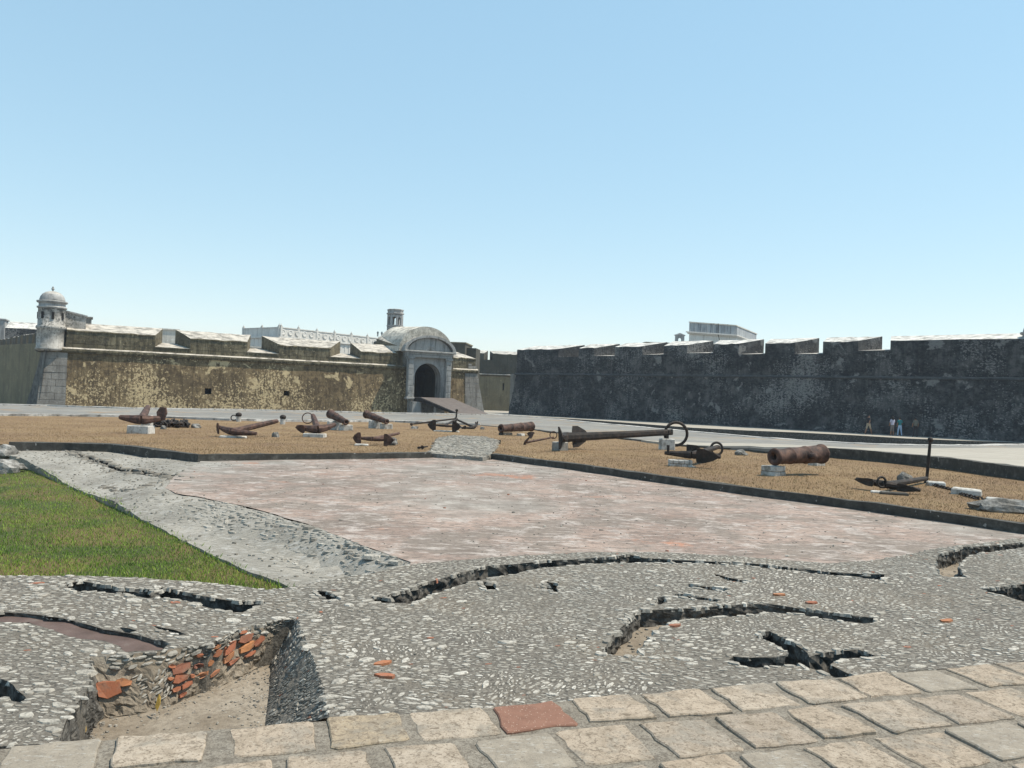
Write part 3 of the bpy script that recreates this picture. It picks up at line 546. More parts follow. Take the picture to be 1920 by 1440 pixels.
for (poly, dep, fm), lp in zip(pits, loops[1:]):
    top = [V[i] for i in lp]; n = len(top); rings = [top]
    for q in (.12, .3, .5, .75, 1.0):
        rw = []
        for x, y, z in top:
            p_ = Vector((x, y, z*(1-q)-dep*q)); d_ = mnoise.noise_vector(p_*11)*.03+mnoise.noise_vector(p_*27)*.016; rw.append((p_.x+d_.x, p_.y+d_.y, p_.z+(d_.z*.5 if q < 1 else 0)))
        rings.append(rw)
    PV = [p for r_ in rings for p in r_]; PF = [[a*n+i, a*n+(i+1) % n, (a+1)*n+(i+1) % n, (a+1)*n+i] for a in range(5) for i in range(n)]
    PF = [f[::-1] for f in PF]
    fv, ff, _ = tri_zone([(p[0], p[1]) for p in rings[-1]], [], .09, lambda x, y: -dep+.012*nz(x, y, 7, 1.))
    k = len(PV); nf = len(PF); PV += fv; PF += [[i+k for i in f] for f in ff]
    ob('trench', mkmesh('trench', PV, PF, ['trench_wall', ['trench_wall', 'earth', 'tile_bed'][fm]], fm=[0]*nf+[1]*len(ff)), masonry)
# bay: sloping sides and earthen bottom
def zipstrip(A, B, rows, amp, seed):
    V = []; n = len(A)
    for j in range(rows+1):
        t = j/rows
        for a, b in zip(A, B):
            p = Vector(a).lerp(Vector(b), t); w = amp*min(1, 3*t)*(1 if j < rows else .3)
            V.append(tuple(p+(mnoise.noise_vector(p*9+Vector((seed*5., 0, 0)))+.6*mnoise.noise_vector(p*24)+.4*mnoise.noise_vector(p*60))*w))
    return V, [[j*n+i, (j+1)*n+i, (j+1)*n+i+1, j*n+i+1] for j in range(rows) for i in range(n-1)]
def lerp_line(L, m):
    out = []; n = len(L)
    for i in range(m):
        t = i/(m-1)*(n-1); k = min(n-2, int(t)); q = t-k; out.append((L[k][0]*(1-q)+L[k+1][0]*q, L[k][1]*(1-q)+L[k+1][1]*q))
    return out
def bay_side(name, i0, i1, mat, amp, seed, m=40):
    A = [(x, y, zm(x, y)+.002) for x, y in lerp_line(BAY_T[i0:i1+1], m)]; B = [(x, y, -.3) for x, y in lerp_line(BAY_B[i0:i1+1], m)]
    V, F = zipstrip(A, B, 22, amp*1.2, seed); return ob(name, mkmesh(name, V, F, mat), masonry), A, B
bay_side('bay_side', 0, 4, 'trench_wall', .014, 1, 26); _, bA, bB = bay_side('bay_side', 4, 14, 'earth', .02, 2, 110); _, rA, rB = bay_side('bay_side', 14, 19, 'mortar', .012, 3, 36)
fl = [p for p in BAY_B] + [uv(.36, 3.9), uv(-1.1, 3.9)]
zb = lambda x, y: -.302+.012*nz(x, y, 3, 2.)+.005*nz(x, y, 14, 2.)
V, F, _ = tri_zone(dens(ccw(fl), .08), [], .08, zb); ob('bay_floor', mkmesh('bay_floor', V, F, 'earth'), masonry)

# ---- set stones
NS = 7
def stone_shape(rn, flat=False):
    th = [2*math.pi*(k+rn.uniform(-.25, .25))/NS for k in range(NS)]; rr = [rn.uniform(.72, 1.12) for _ in range(NS)]
    o = [(math.cos(t)*r_, math.sin(t)*r_) for t, r_ in zip(th, rr)]; c = (rn.uniform(-.15, .15), rn.uniform(-.15, .15)); s = rn.uniform(.66, .82)
    return [(x, y, -1) for x, y in o] + [(c[0]*(1-s)+x*s, c[1]*(1-s)+y*s, rn.uniform(.75, 1.1)) for x, y in o] + [(c[0], c[1], rn.uniform(.95, 1.2))]
SF = [[k, (k+1) % NS, NS+(k+1) % NS, NS+k] for k in range(NS)] + [[NS+k, NS+(k+1) % NS, 2*NS] for k in range(NS)]
rn = random.Random(21); SHAPES = [np.array(stone_shape(rn)) for _ in range(24)]
def dart(poly, holes, n, sizef, anisof, orif, seed, tries=6, margin=.012, pre=()):
    """non-overlapping oblong stones: list of (x, y, a, b, theta)"""
    rn = random.Random(seed); a = np.array(poly); lo, hi = a.min(0), a.max(0); cell = .05; grid = {}; out = []
    for x, y, A, B, th in pre: grid.setdefault((int(x//cell), int(y//cell)), []).append((x, y, A, B, math.cos(th), math.sin(th)))
    tot = 0
    cand = lo+(hi-lo)*np.random.default_rng(seed).random((n*tries, 2)); ok = inpoly(cand, poly)
    for hp in holes:
        ha = np.array(hp); b0, b1 = ha.min(0)-.02, ha.max(0)+.02; ix = np.where(ok & (cand > b0).all(1) & (cand < b1).all(1))[0]
        if len(ix): ok[ix] = ~inpoly(cand[ix], hp) & (pdist(cand[ix], hp, True) > .008)
    for x, y in cand[ok]:
        A = sizef(x, y, rn); B = A*anisof(x, y, rn); th = orif(x, y, rn); ca, sa = math.cos(th), math.sin(th)
        ci, cj = int(x//cell), int(y//cell); bad = False; k = 1+int((A*2 if not pre else A+.06)/cell)
        for i in range(ci-k, ci+k+1):
            for j in range(cj-k, cj+k+1):
                for q in grid.get((i, j), ()):
                    X, Y, A2, B2, c2, s2 = q; dx, dy = X-x, Y-y
                    e1 = ((dx*ca+dy*sa)/(A+.75*B2+.001))**2+((-dx*sa+dy*ca)/(B+.75*B2+.001))**2
                    e2 = ((dx*c2+dy*s2)/(A2+.75*B+.001))**2+((-dx*s2+dy*c2)/(B2+.75*B+.001))**2
                    if e1 < 1 or e2 < 1: bad = True; break
                if bad: break
            if bad: break
        if bad: continue
        grid.setdefault((ci, cj), []).append((x, y, A, B, ca, sa)); out.append((x, y, A, B, th))
        if len(out) >= n: break
    return out
def stone_field(name, L, zf, parent, seed, hf=.5, tonef=None, kind='stuff', frame=None):
    rn = random.Random(seed); r2 = np.random.default_rng(seed); n = len(L); V = np.zeros((n, 2*NS+1, 3)); T = np.zeros(n)
    for i, (x, y, a, b, th) in enumerate(L):
        s = SHAPES[r2.integers(len(SHAPES))]; ca, sa = math.cos(th), math.sin(th); hh = min(.018, b*hf)*rn.uniform(.5, 1.2)
        lx, ly = s[:, 0]*a, s[:, 1]*b; V[i, :, 0] = x+lx*ca-ly*sa; V[i, :, 1] = y+lx*sa+ly*ca
        V[i, :, 2] = zf(x, y)+np.where(s[:, 2] < 0, -.02, s[:, 2]*hh); T[i] = tonef(x, y, rn) if tonef else min(.965, max(0, rn.gauss(.55, .24)))
    if frame is not None:
        for i in range(n):
            V[i] = [frame(*p) for p in V[i]]
    F = np.array([q if len(q) == 4 else q+[-1] for q in SF])
    faces = []
    for i in range(n):
        k = i*(2*NS+1); faces += [[j+k for j in q] for q in SF]
    me = mkmesh(name, V.reshape(-1, 3), faces, 'set_stone'); at = me.attributes.new('tone', 'FLOAT', 'POINT'); at.data.foreach_set('value', np.repeat(T, 2*NS+1))
    o = ob(name, me, parent); return tag(o, kind=kind)
def sz(x, y, rn):
    c = nz(x, y, 1.3, 17.); s = .034+.014*c; d = math.hypot(x, y)
    s = s*.9*math.exp(rn.gauss(0, .42)); s = max(s, .0036*d*1.1)
    if x < -.75: s *= 1.3
    return min(.075, max(.014, s))
def an(x, y, rn): return min(.9, max(.2, rn.gauss(.40 if x > -.8 else .5, .15)))
def orr(x, y, rn):
    w = nz(x, y, .6, 40.)*.9; cl = nz(x, y, 2.3, 71.)
    return AX*.6 + w + rn.gauss(0, .28) + (1.3 if cl > .42 else 0)
def tone(x, y, rn):
    return min(.965, max(0, rn.gauss(.64 if nz(x, y, .5, 55.) > -.25 else .48, .22))) if rn.random() > .004 else 1.0
view = lambda x, y: True
mo = [(x, y) for x, y in mas_o if True]
holes = [p for p, d, m in pits]
L = dart(mo, holes, 30000, sz, an, orr, 5, tries=8)
L = [q for q in L if abs(q[0]) < .70*q[1]+1.3 and q[1] > 3.2]
L += dart([p for p in mo if True], holes, 26000, lambda x, y, rn: max(.013, .0031*math.hypot(x, y))*math.exp(rn.gauss(.1, .25)), lambda x, y, rn: rn.uniform(.3, .6), orr, 55, tries=9, pre=L)
L = [q for q in L if abs(q[0]) < .70*q[1]+1.3 and q[1] > 3.2]
sc = sorted(L, key=lambda q: -(q[2]*q[3]/(q[0]**2+q[1]**2)**1.5)); big = set(map(id, sc[:300]))
print('STONES', len(L))
stone_field('set_stones', [q for q in L if id(q) not in big], zm, masonry, 6, .2, tone)
rn = random.Random(8); SM = []
for i, s in enumerate(SHAPES[:12]):
    me = mkmesh('stone', [(p[0], p[1], p[2] if p[2] > 0 else -1.5) for p in s], SF, 'set_stone'); at = me.attributes.new('tone', 'FLOAT', 'POINT'); at.data.foreach_set('value', [.42+.045*i]*len(s)); SM.append(me)
for x, y, a, b, th in sc[:300]:
    o = ob('stone', rn.choice(SM), masonry); o.location = (x, y, zm(x, y)); o.rotation_euler = (rn.uniform(-.05, .05), rn.uniform(-.05, .05), th); o.scale = (a, b, min(.008, b*.2)*rn.uniform(.6, 1.2))
# stones along trench lips
lip = []
rn = random.Random(77)
for poly, d, m in pits[:14]:
    P_ = dens(poly, .1)
    for i in range(len(P_)):
        a = Vector(P_[i]); b = Vector(P_[(i+1) % len(P_)]); t = (b-a)
        if t.length < 1e-4 or a.length > 11 or rn.random() < .5: continue
        t.normalize(); nn = Vector((t.y, -t.x)); p = a+nn*rn.uniform(.005, .03); lip.append((p.x, p.y, rn.uniform(.025, .085), rn.uniform(.018, .04), math.atan2(t.y, t.x)+rn.gauss(0, .3)))
stone_field('lip_stones', lip, lambda x, y: zm(x, y)+.002, masonry, 61, .25, tone)
# stones on the bay's shaded slope and in its end wall
def strip_frame(A, B):
    n = len(A)
    def f(u, v, w):
        u = min(.999, max(0, u/1.4)); k = u*(n-1); i = int(k); q = k-i; t = min(1, max(0, v/.42))
        a = Vector(A[i]).lerp(Vector(A[i+1]), q); b = Vector(B[i]).lerp(Vector(B[i+1]), q)
        e1 = (Vector(A[min(n-1, i+2)])-Vector(A[max(0, i-1)])).normalized(); e2 = (b-a).normalized(); nn = e1.cross(e2)
        if nn.z < 0: nn = -nn
        return tuple(a.lerp(b, t)+nn*w)
    return f
Ls = dart([(0.0, .0), (1.39, .0), (1.39, .40), (.05, .40)], [], 900, lambda x, y, rn: min(.05, max(.012, .026*math.exp(rn.gauss(0, .35)))), lambda x, y, rn: rn.uniform(.25, .5), lambda x, y, rn: 1.15+rn.gauss(0, .4), 31, tries=10)
stone_field('slope_stones', Ls, lambda x, y: .0, masonry, 32, .6, lambda x, y, rn: (.15+.75*rn.random()*(1.2-1.6*y) if rn.random() > .012 else 1.), frame=strip_frame(rA, rB))  # tone falls down the slope, painting its shade into the stones
fb = strip_frame(bA, bB)
Ls = dart([(.16, .16), (.34, .14), (.35, .34), (.2, .36)], [], 90, lambda x, y, rn: rn.uniform(.018, .04), lambda x, y, rn: rn.uniform(.2, .4), lambda x, y, rn: -.8+rn.gauss(0, .3), 33, tries=12)
Ls += dart([(.08, .0), (1.34, .0), (1.34, .10), (.08, .10)], [], 110, lambda x, y, rn: rn.uniform(.02, .05), lambda x, y, rn: rn.uniform(.3, .6), lambda x, y, rn: rn.gauss(0, .3), 34, tries=10)
stone_field('end_wall_stones', Ls, lambda x, y: .004, masonry, 35, .7, None, frame=fb)
rn = random.Random(14)
FR = [(.075, .235, .075, .085, 0), (.20, .195, .045, .04, .2), (.55, .13, .03, .02, .3), (.63, .16, .085, .05, -.2), (.635, .235, .075, .05, .1), (.60, .31, .04, .025, 0), (.70, .30, .06, .03, -.3), (.68, .37, .045, .022, -.1), (.545, .22, .03, .018, .5),
      (.76, .17, .045, .026, 0), (.84, .18, .03, .03, .6), (.80, .26, .065, .03, -.1), (.88, .12, .04, .04, .2), (.96, .13, .065, .06, -.15), (.97, .21, .06, .04, -.25), (1.02, .26, .05, .022, -.3), (1.06, .10, .06, .05, .1), (1.09, .18, .065, .05, -.2), (1.17, .16, .035, .06, .5), (1.13, .25, .05, .02, -.3), (.90, .29, .05, .02, -.2), (.75, .085, .03, .018, .1), (.86, .06, .03, .018, 0), (1.03, .04, .035, .02, 0), (.73, .24, .03, .02, .4)]
PXT = [169, 236, 305, 350, 389, 420, 444, 480, 514, 545, 559]      # spacing of the outline points along the end wall
remap = lambda u: float(np.interp(169+u/1.4*390, PXT, np.arange(11)))/10*1.4
for u, v, a, b, th in [(remap(u), v, a*.8, b*.78, th) for u, v, a, b, th in FR]:       # broken roof tiles in the bay's end wall
    n = 6; o = []
    for k in range(n):
        t = 2*math.pi*(k+.5)/n+rn.uniform(-.25, .25); r_ = rn.uniform(.85, 1.2); x, y = max(-1, min(1, math.cos(t)*1.25*r_))*a, max(-1, min(1, math.sin(t)*1.25*r_))*b
        o.append((u+x*math.cos(th)-y*math.sin(th), v+x*math.sin(th)+y*math.cos(th)))
    c = Vector(fb(u, v, 0)); A = [Vector(fb(*p, -.02))-c for p in o]; B = [Vector(fb(u+(p[0]-u)*.94, v+(p[1]-v)*.94, .016+rn.uniform(0, .012)))-c for p in o]
    q = MB().loft(A, B).build('tile_fragment', 'terracotta', masonry); q.location = c
for x, y, a, th in [(-0.708,4.730),(-0.649,4.530),(1.227,5.760),(3.357,5.958),(2.325,6.813),(2.512,6.576)].__iter__() and [(x, y, .05, .3) for x, y in [(-0.708,4.730),(-0.649,4.530),(1.227,5.760),(3.404,6.176),(2.325,6.813),(2.512,6.576)]]:
    pts = [(math.cos(t)*a*rn.uniform(.8, 1.2)*1.3, math.sin(t)*a*rn.uniform(.6, 1.)*.8) for t in [k*math.pi/3+.2 for k in range(6)]]
    q = MB().loft([(p[0], p[1], -.03) for p in pts], [(p[0]*.92, p[1]*.92, .014) for p in pts]).build('tile_fragment', 'terracotta', masonry); q.location = (x, y, zm(x, y)-(.13 if x > 1.2 and y < 5.9 and False else 0)); q.rotation_euler = (0, 0, th+rn.uniform(-.4, .4))

# coarse stones on the bank left of the plaza, and a light scatter over the strip
bk = [p for p in BANK[:6]]
off = []
for i, p in enumerate(bk):
    a = Vector(bk[max(0, i-1)]); b = Vector(bk[min(len(bk)-1, i+1)]); t = (b-a).normalized(); nn = Vector((-t.y, t.x)); w = .7; off.append((p[0]+nn.x*w, p[1]+nn.y*w))
if off[2][0] > bk[2][0]: off = [(2*p[0]-q[0], 2*p[1]-q[1]) for p, q in zip(bk, off)]
bankpoly = bk+off[::-1]
L = dart(bankpoly, [], 2600, lambda x, y, rn: .07*math.exp(rn.gauss(0, .35)), lambda x, y, rn: rn.uniform(.3, .6), lambda x, y, rn: 2.75+rn.gauss(0, .4), 41, tries=8)
strip_o = bpy.data.objects['grey_pavement']
stone_field('bank_stones', L, lambda x, y: zstrip(x, y)-.002, strip_o, 42, .2, lambda x, y, rn: min(.9, max(0, rn.gauss(.6, .17))))
L = dart([q for q in strip], [bankpoly, DRAIN], 5000, lambda x, y, rn: .045*math.exp(rn.gauss(0, .3))*(1+.03*y), lambda x, y, rn: rn.uniform(.25, .5), lambda x, y, rn: .45+rn.gauss(0, .35), 43, tries=2)
L = [q for q in L if nz(q[0], q[1], .6, 90.) > -.05 and q[0] > -.75*q[1]]
stone_field('worn_stones', L, lambda x, y: zstrip(x, y)-.006, strip_o, 44, .2, lambda x, y, rn: min(.8, max(0, rn.gauss(.42, .15))))
# drain channel sides
dr = dens(ccw(DRAIN), .2, .03, seed=5); n = len(dr); PV = [(x, y, zstrip(x, y)) for x, y in dr]+[(x, y, -.5) for x, y in dr]
fv, ff, _ = tri_zone(dr, [], .3, lambda x, y: -.42); k = 2*n
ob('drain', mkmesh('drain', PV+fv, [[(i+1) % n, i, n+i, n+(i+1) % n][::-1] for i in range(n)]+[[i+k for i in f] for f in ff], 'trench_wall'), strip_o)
rn = random.Random(9); lp = []
for i in range(len(dr)):
    if rn.random() < .8: lp.append((dr[i][0]+rn.uniform(-.06, .06), dr[i][1]+rn.uniform(-.06, .06), rn.uniform(.06, .16), rn.uniform(.04, .08), rn.uniform(0, 3)))
d2 = dens(DRAIN2[:5], .15, .05, False, 3)
lp += [(x+rn.uniform(-.05, .05), y+rn.uniform(-.05, .05), rn.uniform(.06, .13), rn.uniform(.04, .07), rn.uniform(0, 3)) for x, y in d2]
stone_field('drain_stones', lp, lambda x, y: zstrip(x, y)+.008, strip_o, 46, 1.0, lambda x, y, rn: rn.uniform(0, .4))
L = dart(APRON, [], 900, lambda x, y, rn: .09*math.exp(rn.gauss(0, .3)), lambda x, y, rn: rn.uniform(.4, .7), lambda x, y, rn: rn.gauss(0, .5), 47, tries=6)
stone_field('apron_stones', L, lambda x, y: .0+.06*smooth(21, 26, y)+.02*nz(x, y, 2., 1.), ap, 48, .25, lambda x, y, rn: rn.uniform(.05, .6))

# ---- loose grit on the plaza, in the bay and trenches, and along the kerbs
def grit(name, poly, n, zf, parent, seed, smin, smax, near=None, tonef=None):
    rn = random.Random(seed); g = scatter(poly, n, near); L = [(x, y, s_, s_*rn.uniform(.5, .9), rn.uniform(0, 3.1)) for (x, y), s_ in ((p, rn.uniform(smin, smax)) for p in g)]
    return stone_field(name, L, zf, parent, seed, .8, tonef or (lambda x, y, rn: rn.uniform(0, .7)))
pl_ = bpy.data.objects['plaza']
grit('grit', plaza, 1100, zplaza, pl_, 81, .006, .02, lambda g: np.clip(.25+.9*(npn(g, .35, 13.) > .12)+np.exp(-pdist(g, KERB2)/.5), 0, 1))
grit('grit', plaza, 60, zplaza, pl_, 85, .015, .04, None, lambda x, y, rn: rn.choice((.1, .2, .8, 1.)))
grit('grit', fl, 500, zb, masonry, 82, .004, .014, lambda g: np.clip(.15+np.exp(-pdist(g, BAY_B)/.08), 0, 1))
for i in (5, 11): grit('grit', pits[i][0], 160, lambda x, y: -pits[i][1], masonry, 90+i, .006, .022)
grit('grit', strip, 900, lambda x, y: zstrip(x, y), strip_o, 83, .01, .035)
grit('grit', [p for p in mo], 2500, zm, masonry, 84, .004, .012, lambda g: 1.-np.any([inpoly(g, p) for p, d, m in pits], 0))
# weeds rooting where turf, strip and ruin meet
wl = [LAWN_EDGE[0], LAWN_EDGE[1], MAS_TOP[7], MAS_TOP[6]]
wp = np.concatenate([np.array(dens([(-.0+LAWN_EDGE[0][0], LAWN_EDGE[0][1]), (MAS_TOP[7][0], MAS_TOP[7][1]+.05)], .004, .07, False, 4))] + [np.array(dens(LAWN_EDGE[:8], .012, .07, False, 6))])
wp = wp[rng.random(len(wp)) < .55]
blades('edge_weeds', wp, np.array([zstrip(x, y)-.02 for x, y in wp]), .05, .012, np.clip(rng.normal(.45, .15, len(wp)), 0, .7), 'grass_blade', 'ragged green weeds along the stone edge of the lawn', 'weeds')

# ------------------------------------------------------------------ dressed pavement
pv = [uv(-5.5, 3.975), uv(9, 3.995), uv(9, .3), uv(-5.5, .3)]
pave = zone('pavement', pv, .12, lambda x, y: -.003+.005*nz(x, y, 5, 2.)+.004*nz(x, y, 17, 3.), 'joint', step=.12, jit=.004, skirt=.12, maxpts=30000)
A_ = [-.975, -.622, -.544, -.173, -.068, .293, .353, .715, .782, 1.143, 1.178, 1.543, 1.627, 1.972, 2.032, 2.409, 2.463, 2.845, 2.905, 3.273, 3.311, 3.671, 3.713, 4.067, 4.128, 4.492, 4.557, 4.98]
B_ = [.18, .512, .582, .915, 1.01, 1.36, 1.42, 1.751, 1.855, 2.206, 2.261, 2.609, 2.675, 2.978, 3.062, 3.433, 3.498, 3.854, 3.923, 4.26]
C_ = [2.128, 2.448, 2.49, 2.857, 2.902, 3.289, 3.344, 3.74]
def extend(a, lo, hi, rn):
    a = list(a)
    while a[-1] < hi: g = a[-1]+rn.uniform(.045, .08); a += [g, g+rn.uniform(.33, .40)]
    while a[0] > lo: g = a[0]-rn.uniform(.045, .08); a = [g-rn.uniform(.33, .40), g]+a
    return a
rn = random.Random(30); rows = [(A_, 3.975, 3.665, -2.8, 6.2), (B_, 3.605, 3.245, -1.8, 5.5), (C_, 3.195, 2.86, -1.8, 5.2), ([0, .36], 2.81, 2.46, -2, 4.5), ([.2, .56], 2.41, 2.05, -2, 4)]
for ri, (a, v1, v0, lo, hi) in enumerate(rows):
    a = extend(a, lo, hi, rn)
    for i in range(0, len(a)-1, 2):
        u0, u1 = a[i], a[i+1]; mat = 'paving'
        if ri == 0 and abs(u0-1.178) < .01: mat = 'paving_red'
        elif (ri == 0 and (u0 < -.6 or abs(u0-3.713) < .01)) or (ri == 1 and abs(u0-1.01) < .01) or (ri == 2 and abs(u0-3.344) < .01) or rn.random() < .03: mat = 'paving_worn'
        cu, cv = (u0+u1)/2, (v0+v1)/2; hw, hv = (u1-u0)/2, (v1-v0)/2; o = []; j = .011
        cr = [(-hw, -hv), (hw, -hv), (hw, hv), (-hw, hv)]; cr = [(x+rn.uniform(-.02, .02), y+rn.uniform(-.018, .018)) for x, y in cr]
        for k in range(4):
            p, q = Vector(cr[k]), Vector(cr[(k+1) % 4]); rd = rn.uniform(.015, .05)
            for t in (rd, .3, .5, .72, 1-rd): w = p.lerp(q, t); o.append((w.x+rn.uniform(-j, j), w.y+rn.uniform(-j, j)))
        tp = .007+rn.uniform(-.003, .006); tx, ty = rn.uniform(-.02, .02), rn.uniform(-.02, .02)
        zt = lambda x, y: tp+tx*x+ty*y
        V = [(x*1.01, y*1.01, -.05) for x, y in o]+[(x, y, zt(x, y)-.006) for x, y in o]+[(x*.965, y*.965, zt(x, y)) for x, y in o]+[(0, 0, zt(0, 0)+.002)]
        n = len(o); F = [[b*n+k, b*n+(k+1) % n, (b+1)*n+(k+1) % n, (b+1)*n+k] for b in (0, 1) for k in range(n)]+[[2*n+k, 2*n+(k+1) % n, 3*n] for k in range(n)]
        s = ob('paving_stone', mkmesh('paving_stone', V, F, mat), pave); s.location = (*uv(cu, cv), 0); s.rotation_euler = (0, 0, AX)
        if mat == 'paving_red': s['label'] = 'reddish paving stone among beige ones'

# ------------------------------------------------------------------ fort
LA, LR = (-39.586, 68.461), math.atan2(.48260618, .87583747)     # left wall: start corner and heading
RA, RR = (-.202, 102.745), math.atan2(-.67227731, .74029941)      # right wall
def wall_grid(us, zs, yf, holes=(), amp=.03, seed=0, depth=1.2):
    us = sorted(set(us)); zs = sorted(set(zs)); V = []; idx = {}; F = []
    for i, u in enumerate(us):
        for j, z in enumerate(zs):
            idx[i, j] = len(V); V.append((u, yf(u, z)+amp*(nz(u, z*1.3, .35, seed+.5)+.6*nz(u, z, 1.1, seed+2.)), z))
    hs = set()
    for (u0, u1, z0, z1) in holes:
        for i in range(len(us)-1):
            for j in range(len(zs)-1):
                if u0-.01 <= us[i] and us[i+1] <= u1+.01 and z0-.01 <= zs[j] and zs[j+1] <= z1+.01: hs.add((i, j))
    for i in range(len(us)-1):
        for j in range(len(zs)-1):
            if (i, j) in hs:
                q = [idx[i, j], idx[i+1, j], idx[i+1, j+1], idx[i, j+1]]; k = len(V); V += [(V[a][0], V[a][1]+depth, V[a][2]) for a in q]
                F += [[q[a], q[(a+1) % 4], k+(a+1) % 4, k+a][::-1] for a in range(4)]+[[k, k+1, k+2, k+3]]
            else: F.append([idx[i, j], idx[i+1, j], idx[i+1, j+1], idx[i, j+1]])
    return V, F
def span(a, b, s): n = max(1, int(round((b-a)/s))); return [a+(b-a)*i/n for i in range(n+1)]
def merlon(root, f0, f1, b0, b1, y0, y1, zb, zf, zk, mat, lip=.0, seed=0):
    """splayed parapet block with a top falling to the outside"""
    rn = random.Random(seed); m = MB(); n = 7
    def row(t):
        f = f0*(1-t)+f1*t; b = b0*(1-t)+b1*t; e = rn.uniform(-.05, .05); e2 = rn.uniform(-.04, .04)
        return [(f, y0, zb), (f, y0, zf-.12+e), (f, y0-lip, zf-.1+e), (f, y0-lip+.02, zf+e), (f*.5+b*.5, (y0+y1)/2, (zf+zk)/2+e2), (b, y1, zk+e2), (b, y1, zb)]
    rws = [row(i/n) for i in range(n+1)]; k = 7
    F = [[i*k+j, i*k+(j+1) % k, (i+1)*k+(j+1) % k, (i+1)*k+j] for i in range(n) for j in range(k)]+[list(range(k))[::-1], [n*k+j for j in range(k)]]
    m.add([p for r_ in rws for p in r_], F); return m.build('merlon', mat, root)
def cordon(root, u0, u1, y, z, r_, mat, mat2=None):
    prof = [(0.15, -r_*1.1), (-r_*.6, -r_*.9), (-r_, -.05), (-r_*.95, r_*.5), (-r_*.3, r_*.95), (.15, r_*1.15)]
    us = span(u0, u1, 1.2); V = []; k = len(prof)
    for i, u in enumerate(us):
        e = .025*nz(u, 0, .5, 6.)
        V += [(u, y+a+e, z+b+e) for a, b in prof]
    F = [[i*k+j, (i+1)*k+j, (i+1)*k+j+1, i*k+j+1] for i in range(len(us)-1) for j in range(k-1)]+[list(range(k)), [(len(us)-1)*k+j for j in range(k)][::-1]]
    o = ob('cordon', mkmesh('cordon', V, F, mat), root); return o
def blocky(name, root, poly, z0, z1, mat):
    m = MB(); m.loft([(x, y, z0) for x, y in poly], [(x, y, z1) for x, y in poly]); return m.build(name, mat, root)

# ---- left bastion
lb = empty('bastion_wall', (*LA, 0), LR, 'brown plastered bastion wall with broad merlons running to the arched gate', 'wall')
HO = [(12.61, 13.2, .86, 1.42), (19.9, 20.46, .96, 1.44)]
yb = lambda u, z: .5*(z+1.3)/5.6
us = span(1.25, 33.0, .8)+[a for h_ in HO for a in h_[:2]]; us = [u for u in us if all(not (h_[0] < u < h_[1]) for h_ in HO)]
V, F = wall_grid(us, span(-1.4, 4.3, .5)+[a for h_ in HO for a in h_[2:]], yb, HO, .035, 1); ob('scarp', mkmesh('scarp', V, F, 'fort_brown'), lb)
V, F = wall_grid(span(36.6, 39.55, .7), span(-1.4, 4.3, .7), yb, (), .035, 2); ob('scarp', mkmesh('scarp', V, F, 'fort_brown'), lb)
for (u0, u1, z0, z1) in HO:
    MB().box(((u0+u1)/2, 1.15, (z0+z1)/2), (u1-u0-.02, .1, z1-z0-.02)).build('opening', 'dark_void', lb)  # near-black panel painting the shade at the back of the recess
cordon(lb, -.55, 33., .5, 4.33, .24, 'fort_parapet'); cordon(lb, 36.6, 41.05, .5, 4.33, .24, 'fort_parapet')
blocky('parapet', lb, [(1.1, .5), (32.2, .5), (32.2, 4.6), (1.1, 4.6)], 4.4, 4.97, 'fort_parapet'); blocky('parapet', lb, [(37.0, .5), (40.85, .5), (40.85, 4.6), (37.0, 4.6)], 4.4, 4.97, 'fort_parapet')
for i, a in enumerate([(1.15, 8.2, 1.15, 9.15, 6.08, 7.0), (11.2, 16.3, 10.3, 17.34, 6.02, 6.95), (19.35, 24.4, 18.44, 26.6, 5.9, 6.9), (27.6, 31.75, 27.7, 31.9, 5.8, 6.85), (37.6, 40.8, 37.4, 40.0, 5.75, 6.6)]):
    merlon(lb, a[0], a[1], a[2], a[3], .5, 4.5, 4.9, a[4], a[5], 'fort_parapet', .06, i)
for f0, f1, b0, b1 in [(8.2, 11.2, 9.15, 10.3), (16.3, 19.35, 17.34, 18.44), (24.4, 27.6, 26.6, 27.7)]:
    MB().add([(f0, .46, 4.9), (f1, .46, 4.9), (b1, 4.5, 4.9), (b0, 4.5, 4.9), (f0, .44, 5.03), (f1, .44, 5.03), (b1, 4.5, 5.62), (b0, 4.5, 5.62)], [[3, 2, 1, 0], [4, 5, 6, 7], [0, 1, 5, 4], [1, 2, 6, 5], [2, 3, 7, 6], [3, 0, 4, 7]]).build('sill', 'fort_parapet', lb)
blocky('terreplein', lb, [(-.3, 1.2), (32.0, 1.2), (32.0, 20), (-7, 20)], -1.3, 4.9, 'fort_curtain'); blocky('terreplein', lb, [(37, 1.2), (40.2, 1.2), (38, 12), (37, 12)], -1.3, 4.9, 'fort_curtain')
blocky('terreplein', lb, [(32.0, 6.5), (37.0, 6.5), (37.0, 20), (32.0, 20)], -1.3, 4.88, 'fort_curtain')
